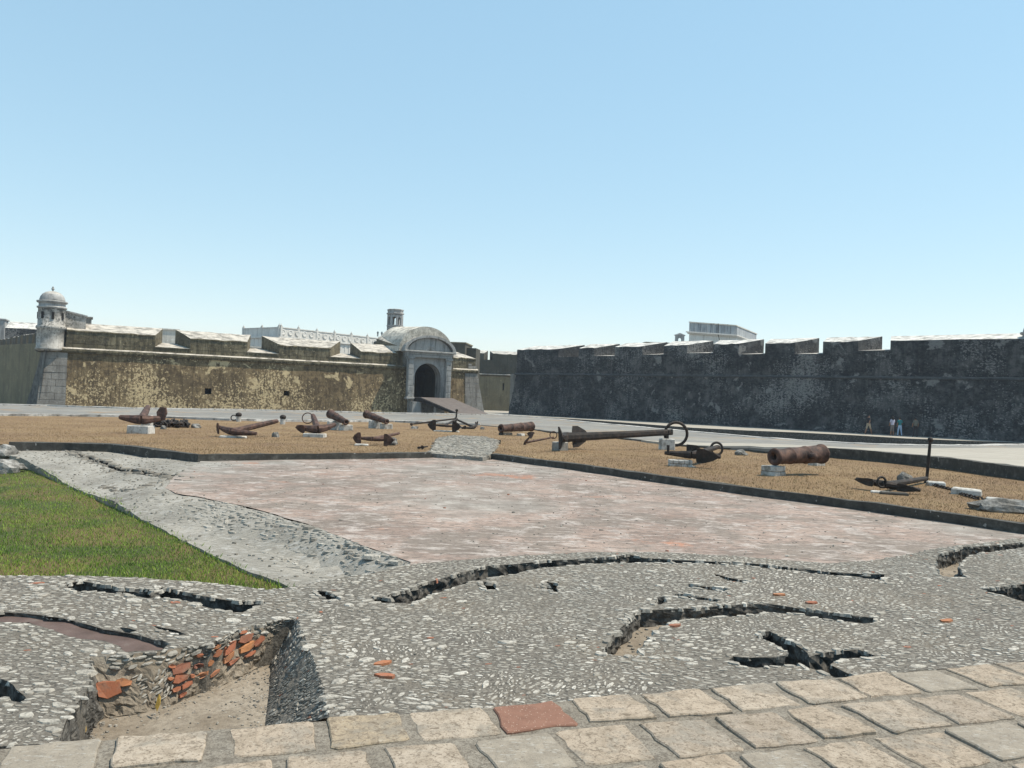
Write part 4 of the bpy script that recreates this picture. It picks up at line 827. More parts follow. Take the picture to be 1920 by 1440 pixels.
# ashlar corner piers built of separate blocks
rn = random.Random(5)
def quoin_pier(u0, u1, z0, z1, courses, lean0, lean1, cols):
    hc = (z1-z0)/courses
    for c in range(courses):
        za, zb_ = z0+c*hc, z0+(c+1)*hc; f = lambda z: (z-z0)/(z1-z0)
        sp = [0]+sorted(rn.uniform(.3, .7) if cols == 2 else (k+rn.uniform(-.1, .1))/cols for k in range(1, cols))+[1]
        if cols == 2: sp[1] = .42 if c % 2 else .6
        for a, b in zip(sp[:-1], sp[1:]):
            pr = rn.uniform(.0, .03); g = .012; L_ = []
            for z in (za+g, zb_-g):
                l, r_ = u0+lean0*f(z), u1+lean1*f(z); y = yb(0, z)-.05-pr
                L_.append([(l+(r_-l)*a+g, y, z), (l+(r_-l)*b-g, y, z), (l+(r_-l)*b-g, y+.9, z), (l+(r_-l)*a+g, y+.9, z)])
            MB().loft(*L_).build('quoin', 'ashlar', lb)
quoin_pier(-.9, 1.3, -1.2, 4.1, 9, .35, .0, 2)
quoin_pier(39.5, 42.05, -1.2, 4.1, 10, .0, -1.05, 3); quoin_pier(39.9, 40.9, 4.6, 5.6, 3, 0, 0, 2)
blocky('pier_core', lb, [(-.45, .45), (1.25, .5), (1.25, 1.4), (-.3, 1.4)], -1.3, 4.35, 'ashlar'); blocky('pier_core', lb, [(39.4, .55), (40.8, .55), (40.8, 3), (39.4, 3)], -1.3, 4.35, 'ashlar')

# ---- its left flank, turning away
fd = Vector((-13.1, 15.4)).normalized(); fa = math.atan2(-fd.y, -fd.x)
c0 = Vector(LA)+Vector((math.cos(LR), math.sin(LR)))*-.75
FL = 34
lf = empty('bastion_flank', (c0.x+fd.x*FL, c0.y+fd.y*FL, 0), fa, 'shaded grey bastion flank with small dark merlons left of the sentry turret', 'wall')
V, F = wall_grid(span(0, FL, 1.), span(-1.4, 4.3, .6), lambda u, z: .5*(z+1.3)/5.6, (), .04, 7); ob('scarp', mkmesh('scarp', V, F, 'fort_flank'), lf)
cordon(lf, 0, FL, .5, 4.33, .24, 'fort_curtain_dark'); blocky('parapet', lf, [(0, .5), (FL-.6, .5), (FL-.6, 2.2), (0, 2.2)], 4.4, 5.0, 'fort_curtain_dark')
for i in range(11):
    a = 1.2+i*3.0; merlon(lf, a, a+1.9, a-.3, a+2.2, .5, 2.2, 4.95, 5.9, 6.1, 'fort_curtain_dark', .0, i+20)
blocky('terreplein', lf, [(0, 1.2), (FL-1.5, 1.2), (FL-1.5, 9), (0, 9)], -1.3, 4.86, 'fort_curtain')

# ---- sentry turret
def turret(loc, label):
    root = empty('sentry_turret', loc, 0, label, 'turret', 'corner sentry turrets')
    sc_ = lambda pr: [(r_*.885, 4.36+(z-4.73)*.883) for r_, z in pr]
    MB().lathe(sc_([(1.0, 4.5), (1.3, 4.62), (1.34, 4.75), (1.24, 4.85), (1.22, 6.62), (1.3, 6.68), (1.34, 6.85), (1.26, 6.98), (1.19, 7.02), (1.19, 8.7), (1.24, 8.74)]), 28).build('shaft', 'turret_plaster', root, True)
    MB().lathe(sc_([(1.2, 8.66), (1.3, 8.7), (1.32, 8.84), (1.2, 8.88), (1.16, 8.9), (1.16, 9.16), (1.3, 9.22), (1.36, 9.3), (1.36, 9.4), (1.1, 9.44)]), 28).build('cornice', 'tower_stone', root, True)
    MB().lathe(sc_([(1.12, 9.40), (1.12, 9.55), (1.05, 9.82), (.88, 10.08), (.62, 10.27), (.3, 10.38), (.08, 10.42)]), 24).build('dome', 'tower_stone', root, True)
    MB().lathe(sc_([(.09, 10.38), (.06, 10.5), (.13, 10.56), (.15, 10.66), (.06, 10.74), (.1, 10.78), (.02, 10.9)]), 10).build('finial', 'tower_stone', root, True)
    for az in (-150, -100, -55, -10):
        a = R(az); MB().box((1.04*math.cos(a), 1.04*math.sin(a), 7.2), (.12, .2, .58), a).build('loophole', 'dark_void', root)  # near-black box on the solid drum, painted shade of a loophole
    return root
e = Vector((math.cos(LR), math.sin(LR))); iN = Vector((-e.y, e.x))
tp = Vector(LA)+e*-.05+iN*1.0
tu = turret((tp.x, tp.y, 0), 'round white sentry turret with grey dome at the end of the brown bastion')
ps = MB(); q = e*1.9+iN*1.3
ps.loft([(q.x+a*e.x+b*iN.x, q.y+a*e.y+b*iN.y, 4.9) for a, b in ((-1, -.9), (.75, -.9), (.75, 1.4), (-1, 1.4))], [(q.x+a*e.x+b*iN.x, q.y+a*e.y+b*iN.y, 7.72-.2*(a+1)) for a, b in ((-1, -.9), (.75, -.9), (.75, 1.4), (-1, 1.4))])
ps.build('doorway_block', 'turret_plaster', tu)
pr = MB(); pr.loft([(q.x+a*e.x+b*iN.x, q.y+a*e.y+b*iN.y, 7.72-.2*(a+1)) for a, b in ((-1, -1.0), (.85, -1.0), (.85, 1.5), (-1, 1.5))], [(q.x+a*e.x+b*iN.x, q.y+a*e.y+b*iN.y, 7.86-.2*(a+1)) for a, b in ((-1, -1.0), (.85, -1.0), (.85, 1.5), (-1, 1.5))])
pr.build('doorway_roof', 'tower_stone', tu)

# ---- gate: portal, vault, bridge
gt = empty('gatehouse', (*LA, 0), LR, 'grey stone gate portal with round arch, curved pediment and white barrel vault', 'gate')
GU0, GU1, GC = 32.3, 37.3, 34.72
def arch_wall(name, u0, u1, z0, z1, c, w, zs, y0, y1, mat, root, n=16):
    """slab with a round-headed opening of half width w springing at zs"""
    arc = [(c+w*math.cos(math.pi*k/n), zs+w*math.sin(math.pi*k/n)) for k in range(n+1)]
    out = [(u1, z0), (u1, z1), (u0, z1), (u0, z0)]; inner = [(c+w, z0)]+arc+[(c-w, z0)]
    V = []; F = []
    poly = [(u0, z0), (c-w, z0)]+arc[::-1]+[(c+w, z0), (u1, z0), (u1, z1)]+[(u1+(u0-u1)*k/12, z1) for k in range(1, 12)]+[(u0, z1)]
    r_ = delaunay_2d_cdt([Vector(p) for p in poly], [(i, (i+1) % len(poly)) for i in range(len(poly))], [], 0, 1e-6)
    tri = [f for f in r_[2] if inpoly([(sum(r_[0][i].x for i in f)/3, sum(r_[0][i].y for i in f)/3)], poly)[0]]
    vv = [(p.x, p.y) for p in r_[0]]; n0 = len(vv)
    V = [(a, y0, b) for a, b in vv]+[(a, y1, b) for a, b in vv]; F = [list(f) for f in tri]+[[i+n0 for i in f][::-1] for f in tri]
    k = len(V); m = len(poly); V += [(a, y0, b) for a, b in poly]+[(a, y1, b) for a, b in poly]; F += [[k+i, k+(i+1) % m, k+m+(i+1) % m, k+m+i] for i in range(m)]
    return MB().add(V, F).build(name, mat, root)
arch_wall('front_wall', 32.75, 36.75, -1.3, 5.55, GC, 1.48, 3.4, -.45, .9, 'portal_stone', gt)
MB().box((GC, -.1, -.05), (2.95, 1.3, 2.55)).build('threshold', 'portal_stone', gt)
for c_ in (32.62, 36.95):
    p = MB().box((c_, -.62, 3.35), (.62, .5, 4.2)).build('pilaster', 'portal_stone', gt, bevel=.03)
    for k in range(7): MB().box((c_, -.885, 1.55+k*.58), (.55, .04, .5)).build('block', 'portal_stone', p, bevel=.015)
    MB().box((c_, -.66, 5.34), (.78, .66, .22)).build('capital', 'portal_stone', gt, bevel=.03); MB().box((c_, -.7, 1.14), (.9, .75, .26)).build('base', 'portal_stone', gt, bevel=.05)
MB().box((GC, -.42, 5.6), (5.15, 1.0, .28)).build('architrave', 'portal_stone', gt, bevel=.02); MB().box((GC, -.42, 5.86), (5.35, 1.1, .22)).build('frieze', 'portal_stone', gt)
MB().box((GC, -.5, 6.06), (5.85, 1.35, .18)).build('cornice', 'portal_stone', gt, bevel=.04)
n = 18; R1 = 3.33; zc = 7.72-R1; a0 = math.asin(2.92/R1) if 2.92 < R1 else 1.2
def segm(Rr, half, zcen): return [(GC+Rr*math.sin(-half+2*half*k/n), zcen+Rr*math.cos(-half+2*half*k/n)) for k in range(n+1)]
seg = segm(2.95, 1.02, 7.62-2.95); tym = [(GC+2.5, 6.15), (GC-2.5, 6.15)]
arcp = [(a, b) for a, b in seg if b > 6.15]
MB().loft([(a, -.7, b) for a, b in [(GC-2.55, 6.14)]+arcp+[(GC+2.55, 6.14)]], [(a, .2, b) for a, b in [(GC-2.55, 6.14)]+arcp+[(GC+2.55, 6.14)]]).build('tympanum', 'portal_stone', gt)
o1 = [(GC+2.95*math.sin(t), 6.1+1.72*math.cos(t)) for t in [-math.pi/2+math.pi*k/n for k in range(n+1)]]; i1 = [(GC+2.62*math.sin(t), 6.1+1.48*math.cos(t)) for t in [-math.pi/2+math.pi*k/n for k in range(n+1)]]
V = []; F = []
for (a, b), (c_, d) in zip(o1, i1): V += [(a, -1.05, b), (a, .3, b), (c_, .3, d), (c_, -1.05, d)]
F = [[i*4+j, i*4+(j+1) % 4, (i+1)*4+(j+1) % 4, (i+1)*4+j] for i in range(n) for j in range(4)]+[[0, 1, 2, 3], [n*4+j for j in (3, 2, 1, 0)]]
MB().add(V, F).build('pediment', 'portal_stone', gt)
# carved crest in the tympanum
cm = MB().lathe([(.02, 0), (.3, .0), (.34, .05), (.22, .1), (.05, .12)], 12); cm.xf(Matrix.Translation((GC+.1, -.68, 6.62)) @ Matrix.Rotation(R(90), 4, 'X')); cm.rough(.04, 6).build('crest', 'portal_stone', gt)
# barrel vault behind
V = []; vy = [-.2, 1.5, 3.5, 5.5, 7.5]; m = 20
for yi, y in enumerate(vy):
    for k in range(m+1):
        t = math.pi*k/m; V.append((GC-.15-3.1*math.cos(t)*(1), y, 6.05+(2.75+.06*y)*math.sin(t)+.03*nz(k*.7, y, 1, 3.)))
F = [[a*(m+1)+k, (a+1)*(m+1)+k, (a+1)*(m+1)+k+1, a*(m+1)+k+1] for a in range(len(vy)-1) for k in range(m)]
F += [list(range(m+1)), [(len(vy)-1)*(m+1)+k for k in range(m+1)][::-1]]
MB().add(V, F).build('vault', 'vault_plaster', gt)
MB().loft([(31.35, .3, 4.4), (32.1, .3, 4.4), (32.1, 7.4, 4.4), (31.35, 7.4, 4.4)], [(31.5, .35, 6.6), (32.1, .35, 7.0), (32.5, 7.4, 8.3), (31.6, 7.4, 7.6)]).rough(.12, .9).build('vault_wall', 'fort_parapet', gt); MB().box((37.6, 3.4, 5.4), (.3, 7.2, 2.0)).build('vault_wall', 'fort_curtain_dark', gt)
# passage behind the arch
pn = 14; V = []
pr_ = [(GC-1.5, 1.2)]+[(GC-1.5*math.cos(math.pi*k/pn), 3.4+1.5*math.sin(math.pi*k/pn)) for k in range(pn+1)]+[(GC+1.5, 1.2)]
for y in (.85, 6.4): V += [(a, y, b) for a, b in pr_]
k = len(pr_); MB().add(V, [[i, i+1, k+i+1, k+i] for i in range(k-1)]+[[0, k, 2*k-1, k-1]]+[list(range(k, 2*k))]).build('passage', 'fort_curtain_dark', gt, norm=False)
br = empty('drawbridge_ramp', (*LA, 0), LR, 'brown plank ramp sloping down from the arched gate', 'ramp')
dk = [[(33.1, -.85, 1.27), (36.4, -.85, 1.27)], [(33.3, -2.2, 1.27), (36.9, -2.2, 1.27)], [(35.3, -8.0, -.28), (39.3, -6.6, -.28)]]
NP = 16
for a, b, n_ in ((0, 1, 5), (1, 2, NP)):
    for i in range(n_):
        t0, t1 = i/n_+.004, (i+1)/n_-.004; f = lambda t, s: Vector(dk[a][s]).lerp(Vector(dk[b][s]), t)
        top = [f(t0, 0), f(t0, 1), f(t1, 1), f(t1, 0)]; MB().loft([p-Vector((0, 0, .1)) for p in top], top).build('plank', 'bridge_deck', br)
for s in (0, 1):
    for a, b in ((0, 1), (1, 2)):
        p, q = Vector(dk[a][s]), Vector(dk[b][s]); dz = Vector((0, 0, .1)); hh = Vector((0, 0, .38)); w = Vector((.12*(1 if s == 0 else -1), 0, 0))
        q2 = q if b < 2 else q
        MB().loft([p-dz, p-dz+w, p-dz-hh+w, p-dz-hh], [q2-dz, q2-dz+w, q2-dz-(hh if b < 2 else hh*.4)+w, q2-dz-(hh if b < 2 else hh*.4)]).build('beam', 'bridge_under', br)
for u, y, d in ((34.9, -3.4, .5), (33.0, -1.6, .6)): MB().box((u, y, -.25), (1.0, d, 2.1)).build('pier', 'portal_stone', br)
MB().box((36.9, -3.0, -.2), (1.0, .5, 2.2)).build('pier', 'portal_stone', br)

# ---- right bastion wall, in shade
rb = empty('bastion_wall', (*RA, 0), RR, 'tall dark weathered bastion wall in shade with white capped merlons and embrasures', 'wall')
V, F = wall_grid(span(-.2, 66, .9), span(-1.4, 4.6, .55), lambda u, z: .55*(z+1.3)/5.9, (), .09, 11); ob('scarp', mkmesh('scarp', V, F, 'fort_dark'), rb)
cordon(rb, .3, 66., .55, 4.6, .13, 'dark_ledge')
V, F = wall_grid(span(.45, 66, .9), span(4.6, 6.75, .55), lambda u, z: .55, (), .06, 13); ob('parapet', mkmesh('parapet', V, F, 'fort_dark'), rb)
NO = [(7.3, 10.45, 6.65), (12.7, 15.65, 6.85), (19.4, 22.2, 6.95), (25.1, 28.2, 7.05), (31.1, 33.95, 6.88), (37.0, 39.75, 6.85), (43.0, 45.85, 7.1)]
pf = .45; pb_ = .45; zs_ = lambda u: 7.74+.22*smooth(0, 30, u)
for i, (a, b, zz) in enumerate(NO+[(66.0, 0, 0)]):
    c_ = (a+b)/2; last = b == 0
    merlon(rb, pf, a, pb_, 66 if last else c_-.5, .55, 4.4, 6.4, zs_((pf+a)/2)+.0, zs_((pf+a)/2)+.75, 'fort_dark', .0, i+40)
    if not last:
        MB().add([(a, .53, 6.3), (b, .53, 6.3), (c_+.3, 4.4, 6.3), (c_-.5, 4.4, 6.3), (a, .52, zz), (b, .52, zz), (c_+.3, 4.4, zz+.35), (c_-.5, 4.4, zz+.35)], [[3, 2, 1, 0], [4, 5, 6, 7], [0, 1, 5, 4], [1, 2, 6, 5], [2, 3, 7, 6], [3, 0, 4, 7]]).build('sill', 'fort_dark', rb)
    pf, pb_ = b, c_+.3
blocky('terreplein', rb, [(.5, .8), (66, .8), (60, 16), (4, 16)], -1.3, 6.4, 'fort_curtain')
blocky('corner_return', rb, [(-.15, .12), (.5, .6), (5, 14), (3.5, 14)], -1.4, 4.6, 'ashlar')
ce = Vector(RA)+Vector((math.cos(RR), math.sin(RR)))*56.9+Vector((-math.sin(RR), math.cos(RR)))*1.6
turret((ce.x, ce.y, .0), 'pale round sentry turret on the far end of the dark wall')

# ---- curtain between the two bastions
cu = empty('curtain_wall', (-20, 121, 0), R(2), 'olive plastered curtain wall with slit windows between the two bastions', 'wall')
SL = [(14.1, 14.35, 2.6, 3.7), (18.6, 18.85, 2.6, 3.7)]
us = span(0, 34, 1.)+[a for s in SL for a in s[:2]]; us = [u for u in us if all(not (s[0] < u < s[1]) for s in SL)]
V, F = wall_grid(us, span(-1.4, 4.9, .6)+[2.6, 3.7], lambda u, z: .3*(z+1.3)/6, SL, .03, 21); ob('scarp', mkmesh('scarp', V, F, 'fort_curtain'), cu)
for a in SL: MB().box(((a[0]+a[1])/2, .9, 3.15), (.24, .1, 1.05)).build('slit', 'dark_void', cu)  # near-black panel, the slit's inner shade put into its colour
cordon(cu, 0, 34, .3, 4.9, .16, 'fort_curtain_dark'); V, F = wall_grid(span(0, 34, 1.), span(4.95, 7.2, .6), lambda u, z: .3, (), .04, 22); ob('parapet', mkmesh('parapet', V, F, 'fort_curtain_dark'), cu)
for i, (a, b) in enumerate([(3, 9), (10.8, 15.6), (17.0, 20.6), (22, 28)]): merlon(cu, a, b, a-.5, b+.6, .3, 3.2, 6.9, 8.15, 8.75, 'fort_curtain_dark', .0, i+60)
blocky('terreplein', cu, [(0, .7), (34, .7), (34, 12), (0, 12)], -1.3, 7.0, 'fort_curtain_dark')

# ------------------------------------------------------------------ buildings behind the ramparts (placed by bearing and distance)
def at(px, d, z=0):     # bearing as tangent*1500 from straight ahead, depth
    return Vector((px/1500*d, d, z))
# long white building with balustraded parapet
pc = at(-439, 150); pl = at(-509, 157); prr = at(-244, 172)
wb = empty('white_palace', (pc.x, pc.y, 0), 0, 'long white building with balustraded roof parapet and round medallions behind the brown bastion', 'building')
def face(root, a, b, z0, z1, mat, posts, rounds, pil):
    d = (b-a); L = d.length; d.normalize(); n_ = Vector((d.y, -d.x, 0))
    if n_.y > 0: n_ = -n_
    a = a-pc; ang = math.atan2(d.y, d.x); c = a+d*L/2
    MB().box((c.x-n_.x*2, c.y-n_.y*2, (z0+z1-1.9)/2), (L, 4, z1-1.9-z0), ang).build('wall', mat, root)
    MB().box((c.x-n_.x*.1, c.y-n_.y*.1, z1-1.8), (L+.6, .9, .3), ang).build('cornice', mat, root); MB().box((c.x-n_.x*.3, c.y-n_.y*.3, z1-.85), (L, .3, 1.6), ang).build('balustrade', mat, root); MB().box((c.x-n_.x*.3, c.y-n_.y*.3, z1), (L+.2, .5, .16), ang).build('coping', mat, root)
    for i in range(posts+1):
        p = a+d*(L*i/posts); MB().box((p.x-n_.x*.25, p.y-n_.y*.25, z1-.75), (.45, .45, 1.9), ang).build('post', mat, root)
        MB().lathe([(.12, .15), (.22, .25), (.22, .4), (.08, .5), (.03, .75)], 8, c=(p.x-n_.x*.25, p.y-n_.y*.25, z1)).build('finial', mat, root)
    for i in range(rounds):
        p = a+d*(L*(i+.5)/rounds)+n_*-.12; q = MB().lathe([(.02, 0), (.52, 0), (.55, .08), (.4, .12), (.3, .06)], 16); q.xf(Matrix.Translation((p.x, p.y, z1-.85)) @ Matrix.Rotation(ang, 4, 'Z') @ Matrix.Rotation(R(90), 4, 'X')); q.build('medallion', mat, root)
    for i in range(pil):
        p = a+d*(L*(i+.5)/pil)+n_*.02; MB().box((p.x, p.y, z1-3.4), (.5, .12, 2.6), ang).build('pilaster', mat, root)
face(wb, pl, pc, 0, 13.2, 'pale_stone', 2, 0, 8); face(wb, pc, prr, 0, 13.2, 'pale_stone', 6, 16, 24)
# bell tower
tc = at(-223.5, 128); bt = empty('bell_tower', (tc.x, tc.y, 0), 0, 'grey octagonal bell tower with open arches above the gate vault', 'tower')
MB().lathe([(1.35, 0), (1.35, 10.1), (1.5, 10.15), (1.5, 10.35), (1.2, 10.4)], 8).build('base', 'tower_stone', bt)
def stage(z0, z1, r_, w):
    for k in range(8):
        a = R(22.5+45*k); b = R(45*k)
        MB().box((r_*math.cos(a), r_*math.sin(a), (z0+z1)/2), (.3, .3, z1-z0), a).build('pillar', 'tower_stone', bt)
        ar = MB(); n = 8; hw = r_*math.sin(R(22.5))-.12; zs = z1-.62; out = []
        pts = [(hw*math.cos(math.pi*i/n), zs+min(hw, .36)*math.sin(math.pi*i/n)) for i in range(n+1)]; poly = [(-hw, z1)]+pts[::-1]+[(hw, z1)]
        ra = r_*math.cos(R(22.5)); mt_ = Matrix.Rotation(b+R(90), 4, 'Z')
        A = [mt_ @ Vector((x, -ra-.12, z)) for x, z in poly]; B = [mt_ @ Vector((x, -ra+.12, z)) for x, z in poly]
        V = A+B; m = len(poly); F = [[i, (i+1) % m, m+(i+1) % m, m+i] for i in range(m)]
        for i in range(1, m-2): F += [[0 if i <= m//2 else m-1, i, i+1], [m+(0 if i <= m//2 else m-1), m+i+1, m+i]]
        F += [[0, m//2+1, m-1], [m, 2*m-1, m+m//2+1]]
        ar.add(V, F).build('arch', 'tower_stone', bt)
stage(10.35, 12.2, 1.12, .3); MB().lathe([(1.12, 12.2), (1.35, 12.24), (1.38, 12.4), (1.12, 12.45)], 8).build('cornice', 'tower_stone', bt)
stage(12.42, 14.05, 1.12, .3); MB().lathe([(1.12, 14.05), (1.25, 14.1), (1.42, 14.25), (1.42, 14.38), (1.25, 14.42), (1.27, 14.75), (1.35, 14.82), (1.35, 14.95), (1.1, 15.02)], 8).build('cornice', 'tower_stone', bt)
MB().box((-1.7, -.4, 9.6), (1.3, 1.8, 1.8), .4).build('roof_block', 'tower_stone', bt)
MB().box((-1.9, -.9, 8.4), (2.0, 2.2, 2.6), .4).build('roof_block', 'fort_curtain_dark', bt)
for i in range(3): MB().lathe([(.1, 0), (.12, .5), (.2, .55), (.05, .8)], 8, c=(-2.5+.6*i, -1.2+.25*i, 10.5)).build('finial', 'tower_stone', bt)
# flat-roofed building over the dark wall
p0 = at(417, 140); root = empty('roof_building', (p0.x, p0.y, 0), 0, 'pale flat roofed block with blue grey stained upper storey above the dark wall', 'building')
a1 = at(329, 137)-p0; b1 = at(456, 155)-p0
def prism2(name, f, z0, z1, mat, s=1.0):
    q = [a1*s, Vector((0, 0, 0))-(a1+b1)*(s-1)*.5, b1*s, a1+b1]
    cc = (a1+b1)*.5; q = [cc+(p-cc)*s for p in (a1, Vector((0, 0, 0)), b1, a1+b1)]
    return MB().loft([(p.x, p.y, z0) for p in q], [(p.x, p.y, z1) for p in q]).build(name, mat, f)
prism2('wall', root, 0, 13.6, 'pale_stone'); prism2('cornice', root, 13.55, 13.75, 'pale_stone', 1.05); prism2('cornice', root, 13.75, 13.95, 'pale_stone', 1.09)
prism2('upper_storey', root, 13.95, 15.5, 'blue_stain', .99); prism2('roof', root, 15.5, 15.68, 'white_plaster', 1.02)
n_ = 9
for i in range(n_):
    p = a1*(i/(n_-1)); MB().box((p.x-.02*a1.y/10, p.y-.16, 14.7), (.09, .1, 1.45), math.atan2(-a1.y, -a1.x)).build('pilaster', 'blue_stain', root)
c_ = (a1+b1)*.5; MB().box((c_.x*.6+a1.x*.2, c_.y*.6, 15.85), (2.6, 1.6, .4)).build('roof_hatch', 'pale_stone', root)
MB().tube([(a1.x*.4, a1.y*.4-.25, 15.7), (a1.x*.4, a1.y*.4-.3, 13.9), (a1.x*.36, a1.y*.36-.75, 12.2)], .05, 6).build('drainpipe', 'dark_void', root)
p1 = at(292, 136); lr = empty('low_roof', (p1.x, p1.y, 0), 0, 'long low parapet roof left of the pale flat roofed block', 'building')
MB().box((-.6, 0, 5.9), (7.6, 4, 11.2), .05).build('wall', 'fort_curtain_dark', lr); MB().box((-.6, 0, 11.6), (7.9, 4.2, .2), .05).build('coping', 'fort_curtain', lr)
p2 = at(311.5, 134); bf = empty('belfry', (p2.x, p2.y, 11.65), 0, 'tiny stone belfry arch on the low roof', 'belfry')
arch_wall('arch', -.75, .75, 0, 1.3, 0, .28, .62, -.2, .2, 'tower_stone', bf); MB().box((0, 0, 1.36), (1.75, .6, .14)).build('cornice', 'tower_stone', bf); MB().loft([(-.8, -.25, 1.43), (.8, -.25, 1.43), (.8, .25, 1.43), (-.8, .25, 1.43)], [(-.1, -.2, 1.72), (.1, -.2, 1.72), (.1, .2, 1.72), (-.1, .2, 1.72)]).build('cap', 'tower_stone', bf)
# blocks behind the gate and behind the left turret
def lump(name, px, d, w, dep, z1, rz, mat, label, cat='building', cap=True, capm=None):
    p = at(px, d); r_ = empty(name, (p.x, p.y, 0), rz, label, cat); MB().box((0, 0, z1/2), (w, dep, z1)).build('wall', mat, r_)
    if cap: MB().box((0, 0, z1+.08), (w+.25, dep+.25, .16)).build('coping', capm or mat, r_)
    return r_
g1 = lump('rampart_block', -101, 112, 2.6, 6, 8.7, R(-6), 'fort_curtain_dark', 'dark stone block behind the gate vault next to the right merlon', capm='fort_curtain')
MB().box((1.95, .5, 4.1), (1.3, 4, 8.2)).build('buttress', 'fort_curtain_dark', g1)
lump('rampart_building', -963, 104, 1.3, 3, 9.2, R(25), 'tower_stone', 'grey stained rampart house beyond the flank merlons')
lump('guard_house', -809, 90, 1.7, 2, 8.75, R(28), 'ashlar', 'small stone guard house on the rampart right of the sentry turret')
lump('rampart_building', -648, 96, 2.0, 3, 8.1, R(28), 'white_plaster', 'bright white block seen through the first embrasure')
lump('rampart_building', -481, 100, 1.7, 2, 6.6, R(28), 'white_plaster', 'low white block seen through the second embrasure')
p = at(-917, 100); sb_ = empty('rampart_merlon', (p.x, p.y, 0), R(24), 'white topped sloping block between the sentry turret and the rampart house', 'merlon')
MB().add([(-1.9, -1.5, 4), (1.9, -1.5, 4), (1.9, 2, 4), (-1.9, 2, 4), (-1.9, -1.5, 7.9), (1.9, -1.5, 7.9), (1.9, 2, 8.9), (-1.9, 2, 8.9)], [[3, 2, 1, 0], [4, 5, 6, 7], [0, 1, 5, 4], [1, 2, 6, 5], [2, 3, 7, 6], [3, 0, 4, 7]]).build('block', 'fort_dark', sb_)
MB().box((0, 0, 2), (4.2, 4, 4.2)).build('base', 'fort_dark', sb_)

# ------------------------------------------------------------------ anchors, cannons, blocks, chains
def gz(x, y): return hl(x, y)
def block(xy, size, rz, label, mat='painted_block', group='pale blocks propping the old iron', tilt=0, bricks=None, z=None, cat='block', name='support_block', sink=.03):
    x, y = xy; z0 = (gz(x, y) if z is None else z)-sink
    r_ = empty(name, (x, y, z0), rz, label, cat, group) if bricks else None
    if bricks:
        nx, nzz = bricks; w, d, hh = size
        for j in range(nzz):
            sp = [i/nx for i in range(nx+1)]
            if j % 2: sp = [0]+[(i+.5)/nx for i in range(nx)]+[1]
            for a, b in zip(sp[:-1], sp[1:]):
                MB().box(((a+b-1)/2*w, random.uniform(-.008, .008), (j+.5)/nzz*hh), ((b-a)*w-.014, d, hh/nzz-.014)).build('brick', mat, r_, bevel=.008)
        MB().box((0, 0, hh/2-.004), (w-.03, d-.03, hh-.02)).build('mortar', 'joint', r_)
        return r_
    m = MB().box((0, 0, size[2]/2), size, 0, .97); o = m.build(name, mat, None, bevel=.02); o.location = (x, y, z0); o.rotation_euler = (tilt, tilt*.6, rz)
    return tag(o, label, cat, group)
def frame_m(loc, xd, yd):
    xd = Vector(xd).normalized(); yd = Vector(yd); yd = (yd-xd*yd.dot(xd)).normalized(); zd = xd.cross(yd)
    return Matrix(((xd.x, yd.x, zd.x, loc[0]), (xd.y, yd.y, zd.y, loc[1]), (xd.z, yd.z, zd.z, loc[2]), (0, 0, 0, 1)))
def anchor(loc, shank, arms, span_, rise, label, mat='rust', th=.09, fl=(.34, .26), ring=.16, stock=None, arms_on=(1, -1), flukes_on=(1, -1), ring_ax=None, sq=True, name='anchor', taper=.75, skew=0):
    """local x = shank away from the crown, local y = arms"""
    L = Vector(shank).length; root = empty(name, loc, 0, label, 'anchor', 'old ship anchors laid on the dry lawn')
    mt_ = frame_m((0, 0, 0), shank, arms)
    if skew: q_ = Vector(arms).normalized().lerp(mt_.col[1].to_3d(), 1-skew).normalized(); mt_.col[1] = (*q_, 0)
    MB().tube([(-th*.8, 0, 0), (L*.1, 0, 0), (L*.5, 0, 0), (L*.92, 0, 0), (L, 0, 0)], [th*1.15, th, th*.88, th*taper, th*taper*.9], 8).xf(mt_).rough(.01, 4).build('shank', mat, root)
    for s in arms_on:
        pts = []; 
        for k in range(9):
            t = k/8; pts.append((rise*t**1.7-th*.3, s*(.02+span_/2*t), 0))
        MB().tube(pts, [th*1.25*(1-.55*k/8) for k in range(9)], 8, upv=(0, 0, 1)).xf(mt_).rough(.008, 5).build('arm', mat, root)
        if s in flukes_on:
            e = Vector(pts[-1]); d = (e-Vector(pts[-4])).normalized(); q = e-d*fl[0]*1.05; w = fl[1]; nn = Vector((d.y, -d.x, 0))*(1 if s > 0 else -1)
            o = [(1.08, 0), (.78, .55), (.35, .98), (.05, 1.0), (0, .6), (0, -.6), (.05, -1.0), (.35, -.98), (.78, -.55)]
            A = [q+d*fl[0]*a+Vector((0, 0, 1))*w*b-nn*(.02+.03*abs(b)) for a, b in o]; B = [p-nn*.028 for p in A]
            off = nn*th*-.55
            MB().loft([p+off for p in A], [p+off for p in B]).xf(mt_).build('fluke', mat, root)
    if ring:
        ax = ring_ax if ring_ax is not None else None
        c = Vector((L-.02+ring*.75, 0, 0)); m = MB()
        if ax is None: m.ring(c, ring, max(.018, ring*.1), (0, 0, 1), 26, 8); m.xf(mt_)
        else: m.ring((mt_ @ Vector((L-.02, 0, 0)))+Vector(ax[1]), ring, max(.018, ring*.1), ax[0], 26, 8)
        m.build('ring', mat, root, True)
    if stock:
        a, b, r_ = stock; a = Vector(a); b = Vector(b); m = MB().tube([a, a.lerp(b, .5), b], [r_*.8, r_, r_*.8], 8); m.build('stock', mat, root)
        for p in (a, b): MB().lathe([(r_*.5, -r_*1.6), (r_*1.45, -r_*.8), (r_*1.6, 0), (r_*1.45, r_*.8), (r_*.5, r_*1.6)], 10, c=p).build('knob', mat, root, True)
    return root
